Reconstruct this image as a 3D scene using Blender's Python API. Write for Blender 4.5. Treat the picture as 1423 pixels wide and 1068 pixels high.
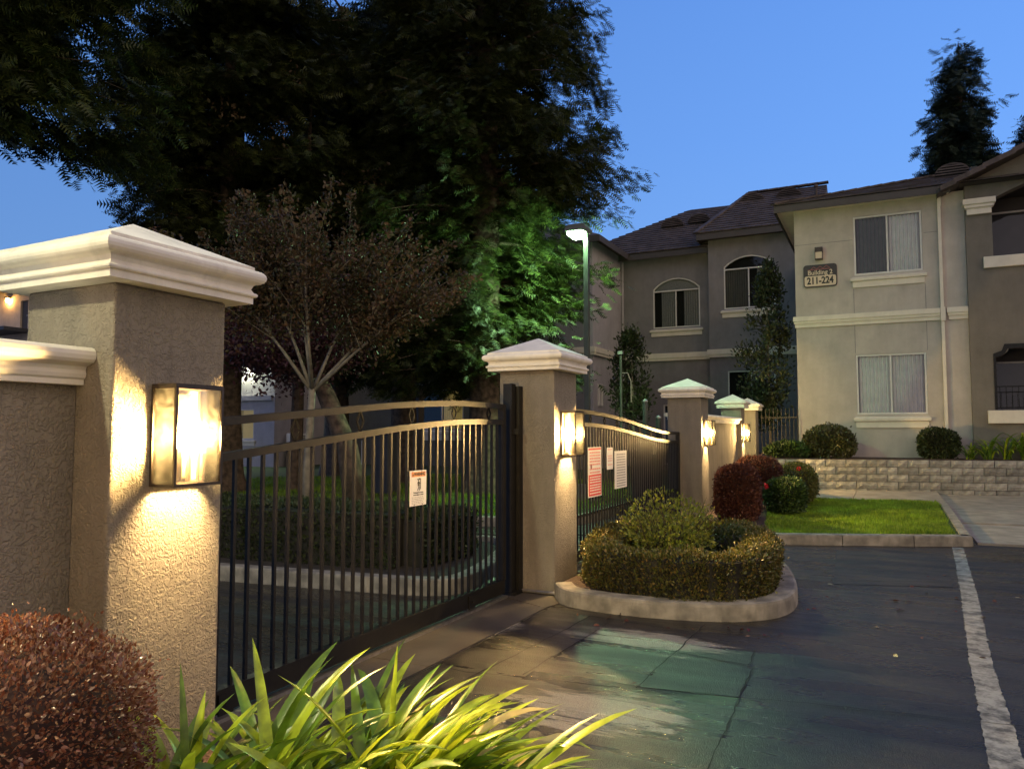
import bpy, math, random
import numpy as np
from mathutils import Vector, Matrix
from mathutils.geometry import tessellate_polygon
R = math.radians
rng = np.random.default_rng(7)
random.seed(7)
sc = bpy.context.scene
for o in list(bpy.data.objects): bpy.data.objects.remove(o)
col = sc.collection

# ---------------------------------------------------------------- camera, sky, dusk glow
cd = bpy.data.cameras.new('camera'); cam = bpy.data.objects.new('camera', cd); col.objects.link(cam)
cd.sensor_width = 36; cd.lens = 36*1050/1423; cd.clip_end = 600; cd.clip_start = .05
cam.location = (0, 0, 1.5); cam.rotation_euler = (R(90+3.597), 0, R(26.258)); sc.camera = cam

SKY = 1.0
w = bpy.data.worlds.new('World'); sc.world = w; w.use_nodes = True
N, L = w.node_tree.nodes, w.node_tree.links
N.clear()
out = N.new('ShaderNodeOutputWorld'); bg = N.new('ShaderNodeBackground')
tc = N.new('ShaderNodeTexCoord'); sx = N.new('ShaderNodeSeparateXYZ'); L.new(tc.outputs['Generated'], sx.inputs[0])
rp = N.new('ShaderNodeValToRGB'); L.new(sx.outputs['Z'], rp.inputs[0])
els = rp.color_ramp.elements
els[0].position = 0; els[0].color = (.27, .50, .99, 1)
els[1].position = 1; els[1].color = (.08, .17, .50, 1)
for p_, c_ in ((.15, (.215, .46, .98, 1)), (.35, (.165, .39, .95, 1)), (.6, (.12, .31, .85, 1))):
    e = els.new(p_); e.color = c_
# afterglow of the sun that has set behind the camera
dp = N.new('ShaderNodeVectorMath'); dp.operation = 'DOT_PRODUCT'; dp.inputs[1].default_value = (.90, -.43, .05)
L.new(tc.outputs['Generated'], dp.inputs[0])
mr = N.new('ShaderNodeMapRange'); mr.inputs[1].default_value = -.15; mr.inputs[2].default_value = 1.0
mr.interpolation_type = 'SMOOTHSTEP'
L.new(dp.outputs['Value'], mr.inputs[0])
mx = N.new('ShaderNodeMix'); mx.data_type = 'RGBA'; L.new(mr.outputs[0], mx.inputs[0])
L.new(rp.outputs[0], mx.inputs[6]); mx.inputs[7].default_value = (.95, .70, .50, 1)
d2 = N.new('ShaderNodeVectorMath'); d2.operation = 'DOT_PRODUCT'; d2.inputs[1].default_value = (.93, .36, 0)
L.new(tc.outputs['Generated'], d2.inputs[0])
m2 = N.new('ShaderNodeMapRange'); m2.inputs[1].default_value = -1; m2.inputs[2].default_value = .6; m2.inputs[3].default_value = .62; m2.inputs[4].default_value = 1.06; L.new(d2.outputs['Value'], m2.inputs[0])
sk = N.new('ShaderNodeVectorMath'); sk.operation = 'SCALE'; L.new(mx.outputs[2], sk.inputs[0]); L.new(m2.outputs[0], sk.inputs['Scale'])
L.new(sk.outputs[0], bg.inputs[0]); bg.inputs[1].default_value = SKY
L.new(bg.outputs[0], out.inputs[0])

sd = bpy.data.lights.new('dusk_sun', 'SUN'); so = bpy.data.objects.new('dusk_sun', sd); col.objects.link(so)
sd.energy = .22; sd.angle = R(60); sd.color = (1, .88, .58)
so.rotation_euler = (R(62), 0, R(50))
vs = sc.view_settings
vs.view_transform = 'Standard'; vs.look = 'None'; vs.gamma = 1; vs.use_curve_mapping = False; vs.exposure = 0.0
LAMP = 3500.0

# ---------------------------------------------------------------- materials
def newmat(name):
    m = bpy.data.materials.new(name); m.use_nodes = True
    nt = m.node_tree; b = nt.nodes['Principled BSDF']
    return m, nt, b
def mat(name, c, rough=.7, var=.12, vscale=6, bump=0, bscale=80, metal=0, spec=.5, grime=0, c2=None):
    m, nt, b = newmat(name); n, l = nt.nodes, nt.links
    t = n.new('ShaderNodeTexCoord')
    ns = n.new('ShaderNodeTexNoise'); ns.inputs['Scale'].default_value = vscale; ns.inputs['Detail'].default_value = 6
    l.new(t.outputs['Object'], ns.inputs['Vector'])
    r = n.new('ShaderNodeValToRGB'); l.new(ns.outputs[0], r.inputs[0])
    a = tuple(max(0, x*(1-var)) for x in c); d = tuple(min(1, x*(1+var)) for x in c) if c2 is None else c2
    r.color_ramp.elements[0].position = .35; r.color_ramp.elements[0].color = (*a, 1)
    r.color_ramp.elements[1].position = .65; r.color_ramp.elements[1].color = (*d, 1)
    last = r.outputs[0]
    if grime:
        g = n.new('ShaderNodeTexNoise'); g.inputs['Scale'].default_value = 2.3; g.inputs['Detail'].default_value = 9; g.inputs['Roughness'].default_value = .7
        mp = n.new('ShaderNodeMapping'); mp.inputs['Scale'].default_value = (2, 2, .45)
        l.new(t.outputs['Object'], mp.inputs[0]); l.new(mp.outputs[0], g.inputs['Vector'])
        rr = n.new('ShaderNodeMapRange'); rr.inputs[1].default_value = .5; rr.inputs[2].default_value = .75; rr.inputs[4].default_value = grime
        l.new(g.outputs[0], rr.inputs[0])
        mm = n.new('ShaderNodeMix'); mm.data_type = 'RGBA'; l.new(rr.outputs[0], mm.inputs[0]); l.new(last, mm.inputs[6])
        mm.inputs[7].default_value = (*[x*.45 for x in c], 1); last = mm.outputs[2]
    if name in ('split_block', 'roof_tile'):
        oi = n.new('ShaderNodeObjectInfo'); om = n.new('ShaderNodeMapRange'); om.inputs[3].default_value = .72; om.inputs[4].default_value = 1.22; l.new(oi.outputs['Random'], om.inputs[0])
        os_ = n.new('ShaderNodeVectorMath'); os_.operation = 'SCALE'; l.new(last, os_.inputs[0]); l.new(om.outputs[0], os_.inputs['Scale']); last = os_.outputs[0]
    l.new(last, b.inputs['Base Color'])
    b.inputs['Roughness'].default_value = rough; b.inputs['Metallic'].default_value = metal
    b.inputs['Specular IOR Level'].default_value = spec
    if bump:
        n2 = n.new('ShaderNodeTexNoise'); n2.inputs['Scale'].default_value = bscale; n2.inputs['Detail'].default_value = 4
        l.new(t.outputs['Object'], n2.inputs['Vector'])
        bp = n.new('ShaderNodeBump'); bp.inputs['Distance'].default_value = bump; bp.inputs['Strength'].default_value = 1
        l.new(n2.outputs[0], bp.inputs['Height']); l.new(bp.outputs[0], b.inputs['Normal'])
    return m
def stucco(name, c, scale=38, dist=.006, streak=.07):
    m, nt, b = newmat(name); n, l = nt.nodes, nt.links
    t = n.new('ShaderNodeTexCoord')
    ns = n.new('ShaderNodeTexNoise'); ns.inputs['Scale'].default_value = 1.7; ns.inputs['Detail'].default_value = 8; ns.inputs['Roughness'].default_value = .65
    l.new(t.outputs['Object'], ns.inputs['Vector'])
    r = n.new('ShaderNodeValToRGB'); l.new(ns.outputs[0], r.inputs[0])
    r.color_ramp.elements[0].position = .3; r.color_ramp.elements[0].color = (*[x*.84 for x in c], 1)
    r.color_ramp.elements[1].position = .7; r.color_ramp.elements[1].color = (*[min(1, x*1.1) for x in c], 1)
    mp = n.new('ShaderNodeMapping'); mp.inputs['Scale'].default_value = (3, 3, .5); l.new(t.outputs['Object'], mp.inputs[0])
    s1_ = n.new('ShaderNodeTexNoise'); s1_.inputs['Scale'].default_value = 1.6; s1_.inputs['Detail'].default_value = 7; s1_.inputs['Roughness'].default_value = .7; l.new(mp.outputs[0], s1_.inputs['Vector'])
    s2_ = n.new('ShaderNodeMapRange'); s2_.inputs[1].default_value = .38; s2_.inputs[2].default_value = .66; s2_.inputs[3].default_value = 1.03; s2_.inputs[4].default_value = 1-streak; l.new(s1_.outputs[0], s2_.inputs[0])
    s3_ = n.new('ShaderNodeVectorMath'); s3_.operation = 'SCALE'; l.new(r.outputs[0], s3_.inputs[0]); l.new(s2_.outputs[0], s3_.inputs['Scale'])
    l.new(s3_.outputs[0], b.inputs['Base Color']); b.inputs['Roughness'].default_value = .9; b.inputs['Specular IOR Level'].default_value = .25
    # trowelled dashes: warped noise cut to plateaus, plus grain
    n1 = n.new('ShaderNodeTexNoise'); n1.inputs['Scale'].default_value = scale; n1.inputs['Detail'].default_value = 3; n1.inputs['Distortion'].default_value = 1.4
    l.new(t.outputs['Object'], n1.inputs['Vector'])
    m1 = n.new('ShaderNodeMapRange'); m1.inputs[1].default_value = .44; m1.inputs[2].default_value = .56; l.new(n1.outputs[0], m1.inputs[0])
    n2 = n.new('ShaderNodeTexNoise'); n2.inputs['Scale'].default_value = scale*6; n2.inputs['Detail'].default_value = 2
    l.new(t.outputs['Object'], n2.inputs['Vector'])
    ad = n.new('ShaderNodeMath'); ad.operation = 'MULTIPLY_ADD'; ad.inputs[1].default_value = .45
    l.new(n2.outputs[0], ad.inputs[0]); l.new(m1.outputs[0], ad.inputs[2])
    bp = n.new('ShaderNodeBump'); bp.inputs['Distance'].default_value = dist; bp.inputs['Strength'].default_value = .8
    l.new(ad.outputs[0], bp.inputs['Height']); l.new(bp.outputs[0], b.inputs['Normal'])
    return m
def leafmat(name, cols, rough=.45, trans=.25, spec=.4, mott=2.5):
    m, nt, b = newmat(name); n, l = nt.nodes, nt.links
    g = n.new('ShaderNodeNewGeometry'); r = n.new('ShaderNodeValToRGB'); l.new(g.outputs['Random Per Island'], r.inputs[0])
    e = r.color_ramp.elements
    e[0].position = 0; e[0].color = (*cols[0], 1); e[1].position = 1; e[1].color = (*cols[-1], 1)
    for i in range(1, len(cols)-1):
        k = e.new(i/(len(cols)-1)); k.color = (*cols[i], 1)
    tn = n.new('ShaderNodeTexCoord'); nz = n.new('ShaderNodeTexNoise'); nz.inputs['Scale'].default_value = mott; nz.inputs['Detail'].default_value = 5
    l.new(tn.outputs['Object'], nz.inputs['Vector'])
    mv = n.new('ShaderNodeMapRange'); mv.inputs[1].default_value = .35; mv.inputs[2].default_value = .65; mv.inputs[3].default_value = .62; mv.inputs[4].default_value = 1.3; l.new(nz.outputs[0], mv.inputs[0])
    sv = n.new('ShaderNodeVectorMath'); sv.operation = 'SCALE'; l.new(r.outputs[0], sv.inputs[0]); l.new(mv.outputs[0], sv.inputs['Scale'])
    class _o: outputs = [sv.outputs[0]]
    r = _o
    l.new(r.outputs[0], b.inputs['Base Color']); b.inputs['Roughness'].default_value = rough
    b.inputs['Specular IOR Level'].default_value = spec
    if trans:
        tr = n.new('ShaderNodeBsdfTranslucent'); ms = n.new('ShaderNodeMixShader'); ms.inputs[0].default_value = trans
        l.new(r.outputs[0], tr.inputs[0]); l.new(b.outputs[0], ms.inputs[1]); l.new(tr.outputs[0], ms.inputs[2])
        l.new(ms.outputs[0], n['Material Output'].inputs[0])
    return m
def emis(name, c, s):
    m, nt, b = newmat(name)
    b.inputs['Base Color'].default_value = (*c, 1); b.inputs['Emission Color'].default_value = (*c, 1); b.inputs['Emission Strength'].default_value = s
    return m
def glass(name, tint, film=0, gl=.12, rough=.02):
    m, nt, b = newmat(name); n, l = nt.nodes, nt.links; n.remove(b)
    t = n.new('ShaderNodeBsdfTransparent'); t.inputs[0].default_value = (*tint, 1)
    g = n.new('ShaderNodeBsdfGlossy'); g.inputs[1].default_value = rough
    fr = n.new('ShaderNodeFresnel'); fr.inputs[0].default_value = 1.5
    a = n.new('ShaderNodeMath'); a.operation = 'ADD'; a.inputs[1].default_value = gl; l.new(fr.outputs[0], a.inputs[0]); a.use_clamp = True
    s = n.new('ShaderNodeMixShader'); l.new(a.outputs[0], s.inputs[0]); l.new(t.outputs[0], s.inputs[1]); l.new(g.outputs[0], s.inputs[2])
    last = s.outputs[0]
    if film:
        tl = n.new('ShaderNodeBsdfTranslucent'); tl.inputs[0].default_value = (.9, .85, .7, 1)
        df = n.new('ShaderNodeBsdfDiffuse'); df.inputs[0].default_value = (.8, .75, .6, 1)
        s0 = n.new('ShaderNodeMixShader'); s0.inputs[0].default_value = .5; l.new(tl.outputs[0], s0.inputs[1]); l.new(df.outputs[0], s0.inputs[2])
        # seeded glass: more bubbles and water marks in patches
        tcn = n.new('ShaderNodeTexCoord'); nn = n.new('ShaderNodeTexNoise'); nn.inputs['Scale'].default_value = 26; nn.inputs['Detail'].default_value = 5; nn.inputs['Distortion'].default_value = 1.2
        l.new(tcn.outputs['Object'], nn.inputs['Vector'])
        mrr = n.new('ShaderNodeMapRange'); mrr.inputs[1].default_value = .42; mrr.inputs[2].default_value = .7; mrr.inputs[3].default_value = film*.4; mrr.inputs[4].default_value = film*1.8
        l.new(nn.outputs[0], mrr.inputs[0])
        s2 = n.new('ShaderNodeMixShader'); l.new(mrr.outputs[0], s2.inputs[0]); l.new(last, s2.inputs[1]); l.new(s0.outputs[0], s2.inputs[2]); last = s2.outputs[0]
    l.new(last, n['Material Output'].inputs[0])
    return m

M = {}
M['pillar'] = stucco('pillar_stucco', (.265, .235, .195), 40, .007, .2)
M['cast'] = mat('cast_stone', (.77, .73, .66), .75, .08, 5, .0012, 60, grime=.5)
M['beige'] = stucco('beige_stucco', (.52, .47, .42), 60, .004)
M['taupe'] = stucco('taupe_stucco', (.20, .18, .155), 60, .004)
M['grey'] = stucco('grey_stucco', (.235, .225, .232), 60, .004)
M['pale'] = stucco('pale_stucco', (.45, .42, .44), 60, .004)
M['darkwall'] = stucco('olive_stucco', (.155, .155, .13), 60, .004)
M['trim'] = mat('cream_trim', (.68, .62, .52), .7, .05, 4, .001, 50, grime=.2)
M['tile'] = mat('roof_tile', (.075, .058, .052), .85, .35, 3, .004, 30)
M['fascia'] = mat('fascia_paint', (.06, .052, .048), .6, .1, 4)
M['metal'] = mat('black_gate_paint', (.009, .0085, .008), .45, .3, 14, .0005, 90, spec=.3)
M['bronze'] = mat('bronze_lantern', (.06, .045, .032), .4, .25, 20, metal=.4)
M['ornament'] = mat('ornament_black', (.008, .008, .008), .75, .2, spec=.15)
M['plate'] = mat('lantern_back_plate', (.16, .13, .09), .3, .3, 30, .001, 60, metal=.5)
M['seeded'] = glass('seeded_glass', (.98, .96, .9), film=.008, gl=.01)
M['pane'] = glass('window_glass', (.88, .9, .93), gl=.01)
M['bulb'] = emis('bulb_glow', (1, .66, .27), LAMP)
M['porchbulb'] = emis('porch_bulb_glow', (1, .50, .12), 900)
M['wallpackbulb'] = emis('wall_pack_glow', (.95, 1, .68), 900)
M['ledlens'] = emis('street_lens_glow', (.50, 1, .46), 1350)
M['nearlens'] = emis('near_street_lens_glow', (1, .93, .52), 1500)
M['winframe'] = mat('window_vinyl', (.62, .6, .57), .5, .04)
M['blind'] = mat('blind_vinyl', (.8, .78, .75), .6, .05)
M['blindgrey'] = mat('screened_blind', (.17, .165, .16), .8, .06)
M['curtain'] = mat('thin_curtain', (.32, .32, .33), .8, .15, 20)
M['yblind'] = mat('yellow_lit_blind', (.5, .42, .2), .7, .05)
M['yblind'].node_tree.nodes['Principled BSDF'].inputs['Emission Color'].default_value = (.8, .6, .2, 1)
M['yblind'].node_tree.nodes['Principled BSDF'].inputs['Emission Strength'].default_value = .16
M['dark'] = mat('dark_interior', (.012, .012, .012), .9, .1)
M['concrete'] = mat('concrete', (.28, .25, .205), .85, .2, 3, .002, 90, grime=.6)
M['apron'] = mat('stained_apron', (.065, .055, .044), .6, .3, 2.2, .002, 90, grime=.6)
M['kerb'] = mat('kerb_concrete', (.24, .215, .175), .85, .35, 7, .0025, 70, grime=.85)
M['mulch'] = mat('bark_mulch', (.045, .024, .016), .9, .6, 55, .02, 45)
M['soil'] = mat('dark_soil', (.03, .022, .016), .95, .4, 20, .01, 30)
M['block'] = mat('split_block', (.24, .215, .18), .95, .25, 5, .03, 22, c2=(.36, .33, .28))
M['bark'] = mat('redwood_bark', (.10, .07, .05), .9, .5, 9, .02, 12)
M['crapebark'] = mat('smooth_pale_bark', (.19, .165, .125), .7, .3, 12, .003, 20)
M['twig'] = mat('brown_twig', (.06, .042, .028), .9, .3, 12)
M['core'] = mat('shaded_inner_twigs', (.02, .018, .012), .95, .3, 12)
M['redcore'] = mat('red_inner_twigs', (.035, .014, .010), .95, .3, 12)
M['lens'] = mat('lamp_head_paint', (.10, .11, .10), .4, .05)
M['pole'] = mat('dark_pole_paint', (.05, .055, .05), .42, .15, 8)
M['signwhite'] = mat('white_sign_face', (.82, .80, .76), .45, .02)
M['signorange'] = mat('orange_sign_header', (.80, .25, .06), .5, .02)
M['signred'] = mat('red_sign_face', (.72, .05, .05), .45, .03)
M['signpink'] = mat('faded_pink_ink', (.75, .30, .28), .5, .03)
M['ink'] = mat('black_ink', (.02, .02, .02), .6, .02)
M['greyink'] = mat('grey_ink', (.30, .29, .30), .6, .02)
M['signdark'] = mat('dark_sign_face', (.035, .028, .026), .45, .05)
M['signtan'] = mat('tan_sign_face', (.62, .50, .36), .5, .03)
M['mount'] = mat('brick_red_ink', (.30, .08, .07), .5, .05)
M['steel'] = mat('worn_steel', (.35, .33, .30), .35, .2, 20, metal=.8)
M['darkmetal'] = mat('dark_grey_box', (.04, .042, .05), .6, .2, 8)

# road surface: old asphalt with patched squares, wet-looking areas and pale spots of wear and painted lamp glint
def asphalt(name='worn_asphalt', mul=1.0, rmin=.17, warm=(1, 1, 1)):
    m, nt, b = newmat(name); n, l = nt.nodes, nt.links
    t = n.new('ShaderNodeTexCoord')
    def noise(s, d=6, ro=.6, vec=None, dist=0):
        x = n.new('ShaderNodeTexNoise'); x.inputs['Scale'].default_value = s; x.inputs['Detail'].default_value = d
        x.inputs['Roughness'].default_value = ro; x.inputs['Distortion'].default_value = dist
        l.new(vec or t.outputs['Object'], x.inputs['Vector']); return x.outputs[0]
    def mapr(v, a, b_, c=0, d=1):
        x = n.new('ShaderNodeMapRange'); x.inputs[1].default_value = a; x.inputs[2].default_value = b_; x.inputs[3].default_value = c; x.inputs[4].default_value = d
        l.new(v, x.inputs[0]); return x.outputs[0]
    def mixc(f, a, c2):
        x = n.new('ShaderNodeMix'); x.data_type = 'RGBA'; l.new(f, x.inputs[0])
        for k, v in ((6, a), (7, c2)):
            if isinstance(v, tuple): x.inputs[k].default_value = (*v, 1)
            else: l.new(v, x.inputs[k])
        return x.outputs[2]
    def math_(op, a, b_):
        x = n.new('ShaderNodeMath'); x.operation = op
        for k, v in ((0, a), (1, b_)):
            if isinstance(v, (int, float)): x.inputs[k].default_value = v
            else: l.new(v, x.inputs[k])
        return x.outputs[0]
    c = mixc(mapr(noise(.9, 8, .65), .35, .65), (.023, .0195, .0145), (.046, .0395, .030))
    # streaks along the traffic direction
    mp = n.new('ShaderNodeMapping'); mp.inputs['Scale'].default_value = (.5, 2.6, 1); mp.inputs['Rotation'].default_value = (0, 0, .12)
    l.new(t.outputs['Object'], mp.inputs[0])
    st = mapr(noise(1.1, 6, .6, mp.outputs[0], .6), .52, .62)
    c = mixc(st, c, (.016, .0135, .010))
    # worn pale aggregate near the gate, with lamp glints painted in as lighter colour
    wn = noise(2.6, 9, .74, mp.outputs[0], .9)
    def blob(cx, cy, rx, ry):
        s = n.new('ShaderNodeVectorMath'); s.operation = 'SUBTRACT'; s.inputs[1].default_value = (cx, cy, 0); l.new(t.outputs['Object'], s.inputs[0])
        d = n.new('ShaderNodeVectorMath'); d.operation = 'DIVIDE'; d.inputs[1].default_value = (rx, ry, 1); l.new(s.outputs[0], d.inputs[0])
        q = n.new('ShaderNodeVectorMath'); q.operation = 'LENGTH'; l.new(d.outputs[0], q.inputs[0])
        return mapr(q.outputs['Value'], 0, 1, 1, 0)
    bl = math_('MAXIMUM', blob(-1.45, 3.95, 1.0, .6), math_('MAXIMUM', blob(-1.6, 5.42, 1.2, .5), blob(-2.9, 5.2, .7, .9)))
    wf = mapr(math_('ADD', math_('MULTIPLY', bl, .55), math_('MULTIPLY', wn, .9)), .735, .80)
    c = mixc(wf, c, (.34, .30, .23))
    # aggregate speckle
    v = n.new('ShaderNodeTexVoronoi'); v.inputs['Scale'].default_value = 130; l.new(t.outputs['Object'], v.inputs['Vector'])
    sp = mapr(v.outputs['Distance'], .1, .5, 1.45*mul, .7*mul)
    mm = n.new('ShaderNodeVectorMath'); mm.operation = 'SCALE'; l.new(c, mm.inputs[0]); l.new(sp, mm.inputs['Scale'])
    l.new(mm.outputs[0], b.inputs['Base Color'])
    ro = math_('ADD', mapr(noise(1.3, 5, .6, mp.outputs[0]), .38, .62, rmin, .5), math_('MULTIPLY', wf, .08))
    l.new(ro, b.inputs['Roughness']); b.inputs['Specular IOR Level'].default_value = .5
    bp = n.new('ShaderNodeBump'); bp.inputs['Distance'].default_value = .004; bp.inputs['Strength'].default_value = .7
    h = math_('ADD', math_('MULTIPLY', v.outputs['Distance'], -1.0), math_('MULTIPLY', noise(9, 4), 2))
    l.new(h, bp.inputs['Height']); l.new(bp.outputs[0], b.inputs['Normal'])
    return m
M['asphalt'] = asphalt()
M['patchdark'] = asphalt('dark_asphalt_patch', .62, .25)
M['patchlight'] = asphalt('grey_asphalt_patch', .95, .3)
def paintmat():
    m, nt, b = newmat('worn_line_paint'); n, l = nt.nodes, nt.links
    t = n.new('ShaderNodeTexCoord'); x = n.new('ShaderNodeTexNoise'); x.inputs['Scale'].default_value = 7; x.inputs['Detail'].default_value = 9; x.inputs['Roughness'].default_value = .75
    l.new(t.outputs['Object'], x.inputs['Vector']); r = n.new('ShaderNodeValToRGB'); l.new(x.outputs[0], r.inputs[0])
    r.color_ramp.elements[0].position = .40; r.color_ramp.elements[0].color = (.06, .056, .05, 1)
    r.color_ramp.elements[1].position = .57; r.color_ramp.elements[1].color = (.33, .32, .29, 1)
    l.new(r.outputs[0], b.inputs['Base Color']); b.inputs['Roughness'].default_value = .6
    return m
M['line'] = paintmat()
M['redwood'] = leafmat('redwood_needles', [(.014, .023, .006), (.028, .044, .010), (.066, .080, .014), (.020, .028, .007)], .55, .25)
M['conifer'] = leafmat('conifer_needles', [(.02, .035, .02), (.035, .055, .03)], .6, .1)
M['autumn'] = leafmat('autumn_leaves', [(.10, .06, .035), (.08, .06, .03), (.14, .09, .05)], .6, .3)
M['crape'] = leafmat('crape_leaves', [(.075, .046, .020), (.10, .06, .028), (.055, .06, .022), (.11, .05, .026)], .45, .3)
M['plum'] = leafmat('plum_leaves', [(.045, .012, .018), (.06, .02, .022)], .5, .2)
M['box'] = leafmat('boxwood_leaves', [(.05, .06, .012), (.10, .105, .02), (.12, .10, .022), (.19, .12, .03)], .35, .25, .6)
M['rosy'] = leafmat('yellow_green_leaves', [(.11, .14, .02), (.20, .22, .03), (.28, .27, .04)], .4, .3)
M['rose'] = leafmat('rose_leaves', [(.03, .06, .018), (.06, .10, .02)], .4, .2)
M['rosetop'] = leafmat('golden_leaves', [(.07, .09, .02), (.16, .14, .03)], .4, .2)
M['redbush'] = leafmat('barberry_leaves', [(.17, .05, .026), (.25, .095, .055), (.36, .20, .13), (.12, .035, .02)], .25, .22, .7)
M['redbushd'] = leafmat('dark_red_leaves', [(.06, .018, .012), (.10, .032, .02), (.12, .05, .03)], .4, .2)
M['roundbush'] = leafmat('glossy_bush_leaves', [(.04, .05, .015), (.075, .08, .022), (.11, .10, .03)], .3, .15, .6)
M['dkhedge'] = leafmat('dark_hedge_leaves', [(.03, .045, .014), (.05, .065, .02)], .45, .2)
M['column'] = leafmat('column_leaves', [(.03, .042, .018), (.05, .062, .022)], .5, .2)
M['grass'] = leafmat('lawn_blades', [(.11, .19, .012), (.18, .31, .018), (.29, .39, .03)], .5, .35)
M['lily'] = leafmat('lily_leaves', [(.30, .42, .02), (.40, .50, .03), (.50, .56, .04)], .3, .35, .6, 14)
M['lilydk'] = leafmat('lily_leaves_dark', [(.10, .19, .02), (.14, .24, .02)], .35, .3, .6, 14)
M['lilydry'] = leafmat('dry_lily_leaf', [(.5, .42, .18), (.55, .45, .2)], .5, .3)
M['grasssoil'] = mat('lawn_soil', (.03, .055, .012), .95, .3, 10, .01, 40)
M['litter'] = leafmat('fallen_leaf', [(.14, .03, .02), (.08, .03, .02), (.10, .03, .02), (.25, .12, .06), (.42, .38, .22)], .5, .1)
M['flower'] = mat('red_petals', (.6, .02, .03), .5, .1)

# ---------------------------------------------------------------- building helpers
W = {}   # world position of every Empty, so children can be written in world coordinates
def link(o, parent=None):
    col.objects.link(o)
    if parent: o.parent = parent
    return o
def thing(name, label, cat, loc=(0, 0, 0), group=None, kind=None):
    o = bpy.data.objects.new(name, None); o.location = loc; o.empty_display_size = .2; link(o)
    if label: o['label'] = label
    if cat: o['category'] = cat
    if group: o['group'] = group
    if kind: o['kind'] = kind
    W[o.name] = Vector(loc); return o
def tag(o, label=None, cat=None, group=None, kind=None):
    for k, v in (('label', label), ('category', cat), ('group', group), ('kind', kind)):
        if v: o[k] = v
    return o
def mesh_obj(name, V, F, mt, parent=None, smooth=False, local=False):
    V = np.asarray(V, float).reshape(-1, 3)
    if parent is not None and not local: V = V - np.array(W.get(parent.name, Vector((0, 0, 0))))
    me = bpy.data.meshes.new(name); me.from_pydata(V.tolist(), [], [tuple(int(i) for i in f) for f in F])
    me.materials.append(M[mt]); me.update()
    if smooth: me.polygons.foreach_set('use_smooth', [True]*len(me.polygons))
    o = bpy.data.objects.new(name, me); link(o, parent)
    W[o.name] = W.get(parent.name, Vector((0, 0, 0))) if parent is not None else Vector((0, 0, 0))
    return o
def big_mesh(name, V, F, mt, parent=None, local=False):
    """V (n,3), F (m,k) numpy: fast path for foliage"""
    V = np.ascontiguousarray(V, dtype=np.float32)
    if parent is not None and not local: V = V - np.array(W[parent.name], dtype=np.float32)
    F = np.ascontiguousarray(F, dtype=np.int32); k = F.shape[1]
    me = bpy.data.meshes.new(name); me.vertices.add(len(V)); me.vertices.foreach_set('co', V.ravel())
    me.loops.add(F.size); me.loops.foreach_set('vertex_index', F.ravel())
    me.polygons.add(len(F)); me.polygons.foreach_set('loop_start', np.arange(0, F.size, k, dtype=np.int32))
    me.update(calc_edges=True); me.materials.append(M[mt])
    o = bpy.data.objects.new(name, me); link(o, parent)
    W[o.name] = W.get(parent.name, Vector((0, 0, 0))) if parent is not None else Vector((0, 0, 0))
    return o
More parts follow.
